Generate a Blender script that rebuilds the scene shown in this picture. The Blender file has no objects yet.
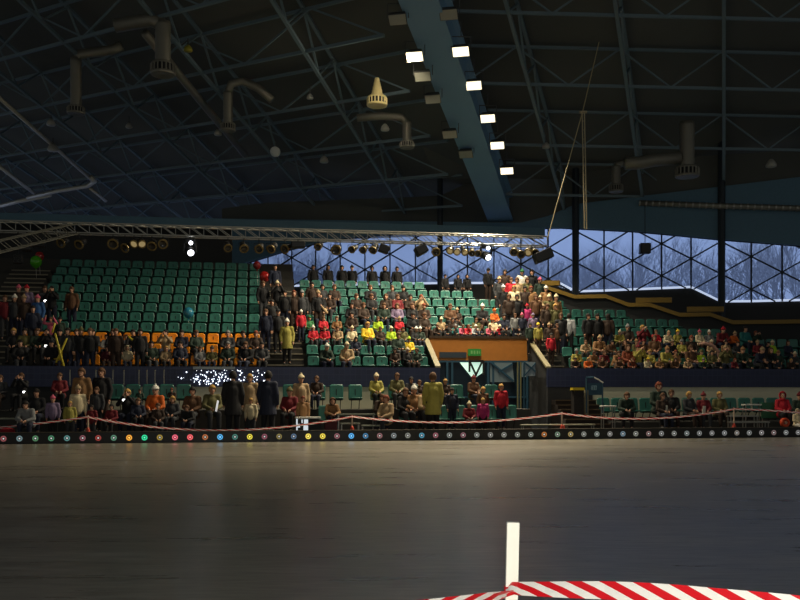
import bpy, bmesh, math, random
from mathutils import Vector, Matrix, Euler
R = random.Random(7)
SC = bpy.context.scene
COL = SC.collection
F = 900.0; HZ = 391.0; CX = 400.0; EYE = 1.6
TH = math.radians(9.03); CT, ST = math.cos(TH), math.sin(TH)
OY = 29.1

# ------------------------------------------------------------------ frames
def W(u, v, z):                      # stand frame (u along the boards, v into the stands) -> world
    return Vector((CT*u - ST*v, OY + ST*u + CT*v, z))
def ray_t(px, v):
    a = (px-CX)/F
    return (v + OY*CT)/(CT - ST*a)
def U(px, v):
    a = (px-CX)/F; t = ray_t(px, v)
    return CT*a*t + ST*(t-OY)
def Z(px, py, v):
    return EYE + (HZ-py)/F*ray_t(px, v)
def at(px, py, t):                   # world point at forward distance t
    return Vector(((px-CX)/F*t, t, EYE + (HZ-py)/F*t))
ORD = ("zeroth first second third fourth fifth sixth seventh eighth ninth tenth eleventh twelfth thirteenth fourteenth fifteenth sixteenth "
       "seventeenth eighteenth nineteenth twentieth").split()
TENS = {20: 'twenty', 30: 'thirty', 40: 'forty', 50: 'fifty', 60: 'sixty'}
def ordn(n):
    if n <= 20: return ORD[n]
    if n % 10 == 0: return TENS[n][:-1] + 'ieth'
    return TENS[n//10*10] + '-' + ORD[n % 10]

# ------------------------------------------------------------------ materials
def lin(c):
    if isinstance(c, str):
        c = tuple(int(c[i:i+2], 16)/255 for i in (0, 2, 4))
    return tuple((x/12.92 if x <= .04045 else ((x+.055)/1.055)**2.4) for x in c)
MATS = {}
def mat(name, col, rough=.6, metal=0., emit=None, es=0., noise=0., scale=8., coat=0., spec=.5):
    if name in MATS: return MATS[name]
    m = bpy.data.materials.new(name); m.use_nodes = True
    nt = m.node_tree; b = nt.nodes['Principled BSDF']
    c = lin(col)
    b.inputs['Base Color'].default_value = (*c, 1)
    b.inputs['Roughness'].default_value = rough
    b.inputs['Metallic'].default_value = metal
    b.inputs['Specular IOR Level'].default_value = spec
    if coat: b.inputs['Coat Weight'].default_value = coat
    if emit:
        b.inputs['Emission Color'].default_value = (*lin(emit), 1)
        b.inputs['Emission Strength'].default_value = es
    if noise:
        tc = nt.nodes.new('ShaderNodeTexCoord'); n = nt.nodes.new('ShaderNodeTexNoise')
        n.inputs['Scale'].default_value = scale; n.inputs['Detail'].default_value = 4
        r = nt.nodes.new('ShaderNodeMapRange')
        r.inputs['To Min'].default_value = 1-noise; r.inputs['To Max'].default_value = 1+noise
        mx = nt.nodes.new('ShaderNodeVectorMath'); mx.operation = 'SCALE'
        mx.inputs[0].default_value = c
        nt.links.new(tc.outputs['Object'], n.inputs['Vector'])
        nt.links.new(n.outputs['Fac'], r.inputs['Value'])
        nt.links.new(r.outputs['Result'], mx.inputs['Scale'])
        nt.links.new(mx.outputs['Vector'], b.inputs['Base Color'])
    MATS[name] = m
    return m

# ------------------------------------------------------------------ objects
def link(o, parent=None):
    COL.objects.link(o)
    if parent is not None: o.parent = parent
    return o
def tag(o, label=None, cat=None, group=None, kind=None):
    if label: o['label'] = label
    if cat: o['category'] = cat
    if group: o['group'] = group
    if kind: o['kind'] = kind
    return o
def empty(name, loc=(0, 0, 0), rz=0., label=None, cat=None, group=None):
    o = bpy.data.objects.new(name, None); o.location = loc; o.rotation_euler = (0, 0, rz)
    o.empty_display_size = .2
    link(o); return tag(o, label, cat, group)
def mesh_of(bm, name, mats, smooth=False):
    me = bpy.data.meshes.new(name)
    bmesh.ops.recalc_face_normals(bm, faces=bm.faces[:])
    bm.to_mesh(me); bm.free()
    for m in (mats if isinstance(mats, (list, tuple)) else [mats]): me.materials.append(m)
    if smooth: me.polygons.foreach_set('use_smooth', [True]*len(me.polygons))
    return me
def obj(name, bm, mats=None, parent=None, smooth=False, loc=(0, 0, 0), rz=0.):
    me = bm if isinstance(bm, bpy.types.Mesh) else mesh_of(bm, name, mats, smooth)
    o = bpy.data.objects.new(name, me); o.location = loc; o.rotation_euler = (0, 0, rz)
    return link(o, parent)
def struct(name, bm, mats, smooth=False):
    return tag(obj(name, bm, mats, None, smooth), kind='structure')
def copy_tree(o, parent=None):
    c = o.copy(); COL.objects.link(c); c.parent = parent
    for ch in [x for x in o.children]: copy_tree(ch, c)
    return c
def NB(): return bmesh.new()

def bar(bm, p, q, r, n=4, r2=None, cap=True):
    p, q = Vector(p), Vector(q); d = q-p
    if d.length < 1e-6: return
    z = d.normalized(); x = z.cross(Vector((0, 0, 1)))
    if x.length < 1e-4: x = Vector((1, 0, 0))
    x.normalize(); y = z.cross(x)
    r2 = r if r2 is None else r2
    A, B = [], []
    for i in range(n):
        t = 2*math.pi*(i+.5)/n
        e = x*math.cos(t)+y*math.sin(t)
        A.append(bm.verts.new(p+e*r)); B.append(bm.verts.new(q+e*r2))
    for i in range(n):
        j = (i+1) % n
        bm.faces.new((A[i], A[j], B[j], B[i]))
    if cap:
        bm.faces.new(A[::-1]); bm.faces.new(B)
def tube(bm, pts, r, n=8):
    pts = [Vector(p) for p in pts]; rings = []
    px = None
    for i, p in enumerate(pts):
        d = (pts[min(i+1, len(pts)-1)]-pts[max(i-1, 0)]).normalized()
        x = d.cross(Vector((0, 0, 1))) if px is None else px-d*px.dot(d)
        if x.length < 1e-4: x = d.cross(Vector((1, 0, 0)))
        x.normalize(); px = x; y = d.cross(x)
        rr = r[i] if isinstance(r, (list, tuple)) else r
        rings.append([bm.verts.new(p+(x*math.cos(2*math.pi*k/n)+y*math.sin(2*math.pi*k/n))*rr) for k in range(n)])
    for a, b in zip(rings, rings[1:]):
        for k in range(n): bm.faces.new((a[k], a[(k+1) % n], b[(k+1) % n], b[k]))
    bm.faces.new(rings[0][::-1]); bm.faces.new(rings[-1])
def box(bm, lo, hi, fn=None, mi=0, bev=0.):
    x0, y0, z0 = lo; x1, y1, z1 = hi
    f = fn or (lambda x, y, z: Vector((x, y, z)))
    vs = [bm.verts.new(f(x, y, z)) for x, y, z in ((x0, y0, z0), (x1, y0, z0), (x1, y1, z0), (x0, y1, z0), (x0, y0, z1), (x1, y0, z1), (x1, y1, z1), (x0, y1, z1))]
    fs = [bm.faces.new([vs[i] for i in q]) for q in ((3, 2, 1, 0), (4, 5, 6, 7), (0, 1, 5, 4), (1, 2, 6, 5), (2, 3, 7, 6), (3, 0, 4, 7))]
    for q in fs: q.material_index = mi
    if bev:
        es = {e for q in fs for e in q.edges}
        bmesh.ops.bevel(bm, geom=list(es), offset=bev, segments=2, affect='EDGES', profile=.5)
def prism(bm, poly, off, mi=0):      # poly: world points of a planar outline, off: extrusion vector
    A = [bm.verts.new(Vector(p)) for p in poly]; B = [bm.verts.new(Vector(p)+Vector(off)) for p in poly]
    n = len(A); fs = [bm.faces.new(A), bm.faces.new(B[::-1])]
    for i in range(n): fs.append(bm.faces.new((A[i], B[i], B[(i+1) % n], A[(i+1) % n])))
    for q in fs: q.material_index = mi
def lathe(bm, prof, n=14, M=None, mi=0):      # prof: [(r,z)]
    M = M or Matrix.Identity(4); rings = []
    for r, z in prof:
        if r < 1e-5: rings.append([bm.verts.new(M @ Vector((0, 0, z)))])
        else: rings.append([bm.verts.new(M @ Vector((r*math.cos(2*math.pi*k/n), r*math.sin(2*math.pi*k/n), z))) for k in range(n)])
    for a, b in zip(rings, rings[1:]):
        for k in range(n):
            if len(a) == 1 and len(b) == 1: continue
            if len(a) == 1: f = bm.faces.new((a[0], b[k], b[(k+1) % n]))
            elif len(b) == 1: f = bm.faces.new((a[k], a[(k+1) % n], b[0]))
            else: f = bm.faces.new((a[k], a[(k+1) % n], b[(k+1) % n], b[k]))
            f.material_index = mi
def ball(bm, c, r, seg=14, rings=10, sc=(1, 1, 1)):
    M = Matrix.Translation(Vector(c)) @ Matrix.Diagonal((*[r*s for s in sc], 1))
    return bmesh.ops.create_uvsphere(bm, u_segments=seg, v_segments=rings, radius=1, matrix=M)['verts']
def aim(d):                          # matrix whose +Z looks along d
    return Vector(d).to_track_quat('Z', 'Y').to_matrix().to_4x4()

# ------------------------------------------------------------------ palette
M_deck = mat('roof_sheet', '535653', .9, noise=.25, scale=.3)
M_steel = mat('blue_grey_steel', '63767f', .55, noise=.1)
M_beam = mat('beam_blue_paint', '6a90ad', .6, noise=.08, scale=.7)
M_girder = mat('girder_paint', '4d6f84', .65, noise=.1)
M_black = mat('matt_black', '101112', .6)
M_darkwall = mat('dark_wall', '2a2c2e', .85, noise=.2, scale=1.)
M_conc = mat('stand_concrete', '3a3936', .9, noise=.2, scale=1.5)
M_tread = mat('stair_nosing', '7d7767', .8, noise=.1)
M_cream = mat('cream_render', 'd6d2b8', .8, noise=.08, scale=2)
M_alu = mat('aluminium', '9d9c94', .35, .8)
M_chrome = mat('polished_rail', 'c6c2ae', .25, .9)
M_duct = mat('galvanised_duct', '7c7a70', .5, .5, noise=.15, scale=3)
M_teal = mat('teal_plastic', '347065', .38, noise=.1, scale=3)
M_orange = mat('orange_plastic', 'f39a1c', .38, noise=.08, scale=3)
M_yellow = mat('yellow_paint', '86691e', .5, noise=.1)
M_mull = mat('mullion_paint', '16222c', .6)
M_bluepaint = mat('blue_paint', '24495e', .5)
M_white = mat('white_paint', 'd8d6cc', .5)
M_red = mat('red_plastic', 'b01822', .45)
M_wood = mat('fascia_orange_wood', 'b0702c', .5, noise=.15, scale=5)

# ------------------------------------------------------------------ camera, world, render look
cam = bpy.data.cameras.new('camera'); co = bpy.data.objects.new('camera', cam); COL.objects.link(co)
co.location = (0, 0, EYE); co.rotation_euler = (math.pi/2, 0, 0)
cam.sensor_width = 36; cam.lens = F/800*36; cam.shift_y = (HZ-300)/800
cam.clip_end = 400; SC.camera = co
vs = SC.view_settings; vs.view_transform = 'Standard'; vs.look = 'None'; vs.gamma = 1; vs.use_curve_mapping = False
vs.exposure = 0.12
wd = bpy.data.worlds.new('world'); SC.world = wd; wd.use_nodes = True
nt = wd.node_tree; bg = nt.nodes['Background']
geo = nt.nodes.new('ShaderNodeNewGeometry'); sep = nt.nodes.new('ShaderNodeSeparateXYZ')
tcw = nt.nodes.new('ShaderNodeTexCoord')
nt.links.new(tcw.outputs['Generated'], sep.inputs['Vector'])
cr = nt.nodes.new('ShaderNodeValToRGB')      # y: behind the camera the dim rest of the hall, ahead the overcast winter sky
mr = nt.nodes.new('ShaderNodeMapRange'); mr.inputs['From Min'].default_value = -1; mr.inputs['From Max'].default_value = 1
my = nt.nodes.new('ShaderNodeMath'); my.operation = 'MULTIPLY'; my.inputs[1].default_value = .8; nt.links.new(sep.outputs['Y'], my.inputs[0])
mz = nt.nodes.new('ShaderNodeMath'); mz.operation = 'MULTIPLY_ADD'; mz.inputs[1].default_value = .6; nt.links.new(sep.outputs['Z'], mz.inputs[0]); nt.links.new(my.outputs[0], mz.inputs[2])
nt.links.new(mz.outputs[0], mr.inputs['Value']); nt.links.new(mr.outputs['Result'], cr.inputs['Fac'])
e = cr.color_ramp.elements
e[0].position = .0; e[0].color = (.125, .125, .112, 1)
e[1].position = 1.; e[1].color = (.47, .59, .88, 1)
x = e.new(.62); x.color = (.105, .107, .100, 1)
x = e.new(.78); x.color = (.47, .59, .88, 1)
nt.links.new(cr.outputs['Color'], bg.inputs['Color']); bg.inputs['Strength'].default_value = 1.0

# ------------------------------------------------------------------ ice floor
def ice_material():
    m = bpy.data.materials.new('dull_ice'); m.use_nodes = True; nt = m.node_tree; b = nt.nodes['Principled BSDF']
    tc = nt.nodes.new('ShaderNodeTexCoord'); mp = nt.nodes.new('ShaderNodeMapping'); mp.inputs['Scale'].default_value = (.25, 1.6, 1)
    mp.inputs['Rotation'].default_value = (0, 0, .12)
    n = nt.nodes.new('ShaderNodeTexNoise'); n.inputs['Scale'].default_value = 1.2; n.inputs['Detail'].default_value = 8; n.inputs['Roughness'].default_value = .65
    n2 = nt.nodes.new('ShaderNodeTexNoise'); n2.inputs['Scale'].default_value = 9; n2.inputs['Detail'].default_value = 6
    nt.links.new(tc.outputs['Object'], mp.inputs['Vector']); nt.links.new(mp.outputs['Vector'], n.inputs['Vector']); nt.links.new(mp.outputs['Vector'], n2.inputs['Vector'])
    ad = nt.nodes.new('ShaderNodeMath'); ad.operation = 'MULTIPLY'
    nt.links.new(n.outputs['Fac'], ad.inputs[0]); nt.links.new(n2.outputs['Fac'], ad.inputs[1])
    r = nt.nodes.new('ShaderNodeValToRGB'); r.color_ramp.elements[0].color = (*lin('6a655a'), 1); r.color_ramp.elements[1].color = (*lin('a8a292'), 1)
    r.color_ramp.elements[0].position = .1; r.color_ramp.elements[1].position = .5
    nt.links.new(ad.outputs[0], r.inputs['Fac']); nt.links.new(r.outputs['Color'], b.inputs['Base Color'])
    rr = nt.nodes.new('ShaderNodeMapRange'); rr.inputs['To Min'].default_value = .22; rr.inputs['To Max'].default_value = .36
    nt.links.new(n.outputs['Fac'], rr.inputs['Value']); nt.links.new(rr.outputs['Result'], b.inputs['Roughness'])
    bp = nt.nodes.new('ShaderNodeBump'); bp.inputs['Strength'].default_value = .05; bp.inputs['Distance'].default_value = .02
    nt.links.new(n2.outputs['Fac'], bp.inputs['Height']); nt.links.new(bp.outputs['Normal'], b.inputs['Normal'])
    return m
bm = NB()
vsx = [bm.verts.new(p) for p in (W(-45, -34, 0), W(45, -34, 0), W(45, .0, 0), W(-45, .0, 0))]; bm.faces.new(vsx)
struct('floor', bm, ice_material())

# ------------------------------------------------------------------ stand geometry
V0, DV, DZ = 4.9, .8, .455             # seat line of row k: v = V0 + DV*k ; floor z = 2.12 + DZ*k
def rv(k): return V0+DV*k
def rz(k): return 2.12+DZ*k
UL0, UL1 = -13.45, -4.42               # stand with the orange front rows
UM0, UM1 = -2.75, 6.2                  # middle stand
UR0 = 7.5                              # stand under the yellow rails
VL, VRt = 2.15, 6.31                   # walk-in opening
def v_par(u): return 10.2-.365*(u-9.25)   # parapet of the gallery
UR = lambda k: min(24., 9.25+(10.2-rv(k))/.365 - .8)
bm = NB()                              # lower level floors
box(bm, (-30, 0, -.3), (30, 1.5, .02), W)
box(bm, (-30, 1.5, -.3), (2.2, 2.55, .22), W); box(bm, (8.2, 1.5, -.3), (30, 2.55, .22), W)
box(bm, (-30, 2.55, -.3), (2.2, 4.2, .95), W); box(bm, (8.2, 2.55, -.3), (30, 4.2, .46), W)
box(bm, (2.2, 1.5, -.3), (8.2, 4.2, .06), W)
struct('floor_lower', bm, M_conc)
for k in range(13):
    bm = NB()
    v0, v1 = rv(k)-.45, rv(k)+.35
    if k == 0: v0 = 4.2
    ur = 26 if k < 3 else min(26, 9.25+(10.2-rv(k))/.365+.3)
    if k > 6: ur = 8.6
    if k > 8: ur = -2.9
    segs = [(-26, VL), (VRt, ur)] if k < 3 else [(-26, ur)]
    for a, b in segs:
        box(bm, (a, v0, 0.1 if k == 0 else rz(k)-1.0), (b, v1 if k < 12 else v1+2.2, rz(k)), W)
    if k == 8: box(bm, (-2.9, v1, rz(k)-1), (8.6, v1+3.5, rz(k)), W)
    struct('floor_tier', bm, M_conc)

# tiled blue wall and cream wall under the upper stand
def tile_material():
    m = bpy.data.materials.new('dark_blue_tiles'); m.use_nodes = True; nt = m.node_tree; b = nt.nodes['Principled BSDF']
    tc = nt.nodes.new('ShaderNodeTexCoord'); mp = nt.nodes.new('ShaderNodeMapping'); mp.inputs['Rotation'].default_value = (math.pi/2, 0, 0)
    br = nt.nodes.new('ShaderNodeTexBrick'); br.offset = 0
    br.inputs['Scale'].default_value = 1.; br.inputs['Brick Width'].default_value = .2; br.inputs['Row Height'].default_value = .2
    br.inputs['Mortar Size'].default_value = .008
    br.inputs['Color1'].default_value = (*lin('1f2848'), 1); br.inputs['Color2'].default_value = (*lin('242d50'), 1); br.inputs['Mortar'].default_value = (*lin('343c58'), 1)
    nt.links.new(tc.outputs['Object'], mp.inputs['Vector']); nt.links.new(mp.outputs['Vector'], br.inputs['Vector'])
    nt.links.new(br.outputs['Color'], b.inputs['Base Color']); b.inputs['Roughness'].default_value = .45
    return m
M_tile = tile_material()
bm = NB()
for a, b in ((-26, VL), (VRt, 26)): box(bm, (a, 0, 1.75), (b, .16, 2.47))
o = struct('wall_terrace', bm, M_tile); o.location = W(0, 4.05, 0); o.rotation_euler[2] = TH
bm = NB()
for a, b in ((U(108, 4.1), VL-.1), (8.1, 26)): box(bm, (a, 4.1, .6), (b, 4.2, 1.75), W)
struct('wall_cream', bm, M_cream)
bm = NB(); box(bm, (-26, 4.1, .6), (U(108, 4.1)-.01, 4.2, 1.75), W); box(bm, (VRt, 4.06, 0), (8.1, 4.2, 1.75), W); struct('wall_stairfoot', bm, M_darkwall)

# stair aisles
def stairs(u0, u1, k0, k1, name='stairs'):
    bm = NB(); bn = NB()
    for k in range(k0, k1):
        for h in (0, 1):
            z = rz(k)+h*DZ/2; va = rv(k)-.45+h*DV/2
            box(bm, (u0, va, z-.3), (u1, va+DV/2+.01, z+.012), W)
            box(bn, (u0+.02, va-.015, z-.03), (u1-.02, va+.04, z+.02), W)
    o = struct('floor_'+name, bm, M_conc); obj('nosing', bn, M_tread, o)
stairs(UL1+.1, UM0-.05, 0, 9); stairs(UM1+.15, UR0-.1, 0, 7); stairs(UL0-1.75, UL0-.1, 0, 11)
# ------------------------------------------------------------------ window wall
WP = Vector((8.66, 44.3, 0)); WD = Vector((.970, -.242, 0)); WN = Vector((-.242, -.970, 0)); MOD = 1.35
def wpt(n, z): return WP + WD*(MOD*n) + Vector((0, 0, z))
def wz(n, py):
    p = wpt(n, 0); return EYE+(HZ-py)/F*p.y
def wpx(n):
    p = wpt(n, 0); return CX+F*p.x/p.y
def interp(tab, x):
    if x <= tab[0][0]: return tab[0][1]
    for (a, ya), (b, yb) in zip(tab, tab[1:]):
        if x <= b: return ya+(yb-ya)*(x-a)/(b-a)
    return tab[-1][1]
TOPPX = [(225, 270), (300, 247), (345, 238), (440, 231), (560, 228), (640, 232), (722, 240), (800, 246), (860, 250)]
BOTPX = [(225, 288), (440, 284), (560, 284), (577, 293), (616, 291), (692, 288), (722, 303), (800, 301), (900, 300)]
def wtop(n): return wz(n, interp(TOPPX, wpx(n)))
def wbot(n): return wz(n, interp(BOTPX, wpx(n)))
def glass_material():
    m = bpy.data.materials.new('hazy_window_glass'); m.use_nodes = True; nt = m.node_tree
    out = nt.nodes['Material Output']; nt.nodes.remove(nt.nodes['Principled BSDF'])
    tr = nt.nodes.new('ShaderNodeBsdfTransparent'); tr.inputs['Color'].default_value = (.80, .86, .95, 1)
    tl = nt.nodes.new('ShaderNodeBsdfTranslucent'); tl.inputs['Color'].default_value = (.72, .80, .95, 1)
    gl = nt.nodes.new('ShaderNodeBsdfGlossy'); gl.inputs['Roughness'].default_value = .08
    a = nt.nodes.new('ShaderNodeMixShader'); a.inputs['Fac'].default_value = .30
    nt.links.new(tr.outputs[0], a.inputs[1]); nt.links.new(tl.outputs[0], a.inputs[2])
    c = nt.nodes.new('ShaderNodeMixShader'); c.inputs['Fac'].default_value = .04
    nt.links.new(a.outputs[0], c.inputs[1]); nt.links.new(gl.outputs[0], c.inputs[2])
    nt.links.new(c.outputs[0], out.inputs['Surface'])
    return m
M_glass = glass_material()
M_sill = mat('sill_added_glow', 'dfe8fa', .5, emit='c4d4f4', es=.75)  # brightness of a snow-lit sill added as emission; no lamp runs here
def clip_seg(n0, z0, n1, z1):        # clip a diagonal to the glazed area (linear between the two mullions)
    a, b = 0., 1.
    for lo, hi, s in ((wbot(n0), wbot(n1), 1), (wtop(n0), wtop(n1), -1)):
        f0, f1 = s*(z0-lo), s*(z1-hi)
        if f0 < 0 and f1 < 0: return None
        if f0 < 0: a = max(a, f0/(f0-f1))
        elif f1 < 0: b = min(b, f0/(f0-f1))
    if b-a < .05: return None
    return a, b
WIN = [(-14, -5), (-5, 0), (0, 5), (5, 9)]
NODE_ODD, NODE_EVEN, NSTEP = 8.68, 7.92, 1.535
for i, (n0, n1) in enumerate(WIN):
    w = tag(empty('window_%d' % (i+1), wpt(n0, 0)), kind='structure')
    base = wpt(n0, 0)
    bp, bf, bs = NB(), NB(), NB()
    for n in range(n0, n1):
        mid = None
        pts = [n, n+1]
        if n == -1: pts = [n, n+.42, n+1]
        for a, b in zip(pts, pts[1:]):
            q = [wpt(a, wbot(a)+.1), wpt(b, wbot(b)+.1), wpt(b, wtop(b)), wpt(a, wtop(a))]
            prism(bp, [x-base for x in q], -WN*.02)
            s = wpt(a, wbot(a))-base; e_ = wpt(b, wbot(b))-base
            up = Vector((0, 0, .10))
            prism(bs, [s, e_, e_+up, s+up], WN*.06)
        for (ca, za0), (cb, zb0) in (((n, None), (n+1, None)),):
            for j in range(-6, 5):
                zo = (NODE_ODD if n % 2 else NODE_EVEN)+j*NSTEP
                for dz in (NSTEP/2, -NSTEP/2):
                    z1 = zo+dz + ((NODE_EVEN-NODE_ODD+NSTEP/2) if n % 2 else (NODE_ODD-NODE_EVEN-NSTEP/2))
                    c = clip_seg(n, zo, n+1, z1)
                    if c:
                        p0 = wpt(n+c[0], zo+(z1-zo)*c[0])-base; p1 = wpt(n+c[1], zo+(z1-zo)*c[1])-base
                        bar(bf, p0+WN*.04, p1+WN*.04, .047)
        for a, b in zip(pts, pts[1:]):
            bar(bf, wpt(a, wtop(a))-base+WN*.03, wpt(b, wtop(b))-base+WN*.03, .06)
    for n in range(n0, n1+1):
        bar(bf, wpt(n, wbot(n))-base+WN*.05, wpt(n, wtop(n))-base+WN*.05, .047)
    obj('pane', bp, M_glass, w); obj('window_frame', bf, M_mull, w); obj('glowing_sill', bs, M_sill, w)
for n, r in ((-5, .15), (0, .17), (5, .17)):
    bm = NB(); bar(bm, wpt(n, 2.)+WN*.35, wpt(n, wtop(n)+5.5)+WN*.35, r, 8)
    struct('column', bm, M_mull)
# wall below and above the glazing
bm = NB()
for n in range(-14, 12):
    prism(bm, [wpt(n, 0), wpt(n+1, 0), wpt(n+1, wbot(n+1)+.01), wpt(n, wbot(n)+.01)], -WN*.2)
struct('wall_window', bm, M_darkwall)
GT = [(200, 219), (540, 224), (560, 207), (800, 178), (900, 166)]
def gtop(n): return wz(n, interp(GT, wpx(n)))
bm = NB()
for n in range(-20, 14):
    prism(bm, [wpt(n, wtop(n)-.01), wpt(n+1, wtop(n+1)-.01), wpt(n+1, gtop(n+1)), wpt(n, gtop(n))], WN*.25)
struct('beam_ring', bm, M_girder)
bm = NB()
def utop(n): return wz(n, interp([(200, 212), (260, 203), (440, 196), (490, 172), (560, 165), (800, 150), (900, 140)], wpx(n)))
for n in range(-14, 14):
    prism(bm, [wpt(n, gtop(n)-.05), wpt(n+1, gtop(n+1)-.05), wpt(n+1, utop(n+1)), wpt(n, utop(n))], -WN*.2)
struct('wall_upper', bm, M_deck)
bm = NB(); box(bm, (-32, 14.7, 0), (U(232, 14.7), 14.95, Z(100, 217, 14.7)), W); struct('wall_rear', bm, M_darkwall)
bm = NB()                            # long horizontal girder over the stands
for (pa, ya, yb), (pc, yc, yd) in (((-40, 211.5, 221), (545, 228, 236)),):
    for v in (13.6,):
        q = [W(U(pa, v), v, Z(pa, yb, v)), W(U(pc, v), v, Z(pc, yd, v)), W(U(pc, v), v, Z(pc, yc, v)), W(U(pa, v), v, Z(pa, ya, v))]
        prism(bm, q, W(0, .5, 0)-W(0, 0, 0))
struct('beam_girder', bm, M_girder)
# gallery parapet with yellow rails
def par(px, v0=10.2):
    a = (px-CX)/F; k = .365
    # v = v0 - k(u-9.25); u = CT a t + ST (t-OY); v = (CT-ST a) t - OY CT
    t = (v0 + k*9.25 + OY*CT + k*ST*OY)/((CT-ST*a) + k*(CT*a+ST))
    return Vector((a*t, t, 0)), t
def parp(px, py):
    p, t = par(px); p.z = EYE+(HZ-py)/F*t; return p
RAILPX = [(535, 281), (545, 287), (554, 290), (575, 297), (606, 296.5), (629, 305), (650, 305), (680, 315), (710, 314.5), (733, 322.5), (810, 321.5), (880, 321)]
bm = NB()
for (a, ya), (b, yb) in zip(RAILPX, RAILPX[1:]):
    p, q = parp(a, ya), parp(b, yb)
    lo, hi = Vector((p.x, p.y, 2.5)), Vector((q.x, q.y, 2.5))
    prism(bm, [lo, hi, q, p], Vector((.1, .27, 0)))
struct('wall_gallery', bm, M_darkwall)
def ribbon(name, pts, h, label, group=None):
    bm = NB()
    for (a, ya), (b, yb) in zip(pts, pts[1:]):
        p, q = parp(a, ya), parp(b, yb); up = Vector((0, 0, h/2)); off = Vector((-.05, -.14, 0))
        prism(bm, [p-up+off, q-up+off, q+up+off, p+up+off], Vector((.1, .3, 0)))
    return tag(obj(name, bm, M_yellow), label, 'railing', group)
ribbon('gallery_rail', RAILPX[:], .17, 'yellow zigzag rail stepping down along the dark gallery parapet below the windows')
for a, b, y, l in ((540, 560, 283.5, 'short flat yellow board above the rail at the crowded end of the gallery'),
                   (636, 672, 300.5, 'flat yellow board above the middle step of the zigzag gallery rail'),
                   (687, 724, 309.5, 'flat yellow board above the lowest step of the zigzag gallery rail, by window column')):
    ribbon('gallery_board', [(a, y), (b, y-.3)], .22, l)

# bare trees outside
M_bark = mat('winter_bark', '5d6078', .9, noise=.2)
def tree_mesh(seed):
    r = random.Random(seed); bm = NB()
    def br(p, d, l, rad, lev):
        q = p+d*l; bar(bm, p, q, rad, 5 if lev < 2 else 3, rad*.68, cap=False)
        if lev > 5: return
        for i in range(3 if lev < 5 else 2):
            nd = (d+Vector((r.uniform(-.6, .6), r.uniform(-.6, .6), r.uniform(-.12, .4)))).normalized()
            br(q-d*l*r.uniform(0, .35), nd, l*r.uniform(.62, .82), rad*.62, lev+1)
    br(Vector((0, 0, 0)), Vector((0, 0, 1)), 4.2, .2, 0)
    return mesh_of(bm, 'bare_tree', M_bark)
TM = [tree_mesh(s) for s in (3, 11, 23)]
n = 0
for row, (y, sp, cnt) in enumerate(((58, 4.0, 11), (66, 3.6, 14))):
    for i in range(cnt):
        o = obj('bare_tree', TM[(i+row) % 3]); n += 1
        o.location = (-9+i*sp+R.uniform(-.8, .8)+row*1.5, y+R.uniform(-2, 2)-i*.6, -1+row*.6); o.rotation_euler = (0, 0, R.uniform(0, 6.28))
        s = R.uniform(.85, 1.05); o.scale = (s, s, s)
        tag(o, 'bare winter tree outside the windows, %s tree from the crowded end of its %s row' % (ordn(i+1), ('nearer', 'farther')[row]), 'tree', 'bare trees outside the windows')
bm = NB()                            # wooded hillside
for i in range(40):
    x0, x1 = -60+i*4, -56+i*4; h0, h1 = [9.5+1.2*math.sin(x*.13)+.8*math.sin(x*.41+1) for x in (x0, x1)]
    prism(bm, [(x0, 74, -1), (x1, 74, -1), (x1, 96, h1), (x0, 96, h0)], (0, .5, -.5))
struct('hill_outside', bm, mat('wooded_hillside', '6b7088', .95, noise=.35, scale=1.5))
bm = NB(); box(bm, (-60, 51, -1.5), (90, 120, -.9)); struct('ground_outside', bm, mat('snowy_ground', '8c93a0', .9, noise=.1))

# ------------------------------------------------------------------ roof
RP = Vector((5, 45, 10.15))
LA, LB = Vector((.26, 1, -.21)), Vector((-1.444, 1, .10))
RA, RB = Vector((.36, 1, -.43)), Vector((1, .05, -.005))
def roofL(a, b): return RP+LA*a+LB*b
def roofR(a, b): return RP+RA*a+RB*b
def hitL(px, py, dz=0.):             # point on the left wing's lower grid seen at a pixel
    N = LA.cross(LB).normalized(); d = Vector(((px-CX)/F, 1, (HZ-py)/F)); o = Vector((0, 0, EYE))
    t = (RP+Vector((0, 0, dz))-o).dot(N)/d.dot(N); return o+d*t
def hitR(px, py, dz=0.):
    N = RA.cross(RB).normalized(); d = Vector(((px-CX)/F, 1, (HZ-py)/F)); o = Vector((0, 0, EYE))
    t = (RP+Vector((0, 0, dz))-o).dot(N)/d.dot(N); return o+d*t
H = Vector((0, 0, 1.5)); DK = Vector((0, 0, 1.75))
bm = NB()
q = [roofL(-56, 0), roofL(1.5, 0), roofL(1.5, 40), roofL(-56, 40)]; prism(bm, [x+DK for x in q], (0, 0, .2))
struct('ceiling_sloping', bm, M_deck)
bm = NB()
q = [roofR(-56, -3), roofR(-.5, -3), roofR(-.5, 30), roofR(-56, 30)]; prism(bm, [x+DK for x in q], (0, 0, .2))
struct('ceiling_falling', bm, M_deck)
# main beam
bm = NB()
bd = LA.normalized(); side = bd.cross(Vector((0, 0, 1))).normalized(); upv = side.cross(bd)
A, B = roofL(-34, 0), roofL(1.0, 0)
w2, hh = .62, 1.3
prof = [(-w2, 0), (w2, 0), (w2, .1), (w2*.7, .16), (w2*.7, hh-.16), (w2, hh-.1), (w2, hh), (-w2, hh), (-w2, hh-.1), (-w2*.7, hh-.16), (-w2*.7, .16), (-w2, .1)]
prism(bm, [A+side*x+upv*z for x, z in prof], B-A)
struct('beam_main', bm, M_beam)
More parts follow.
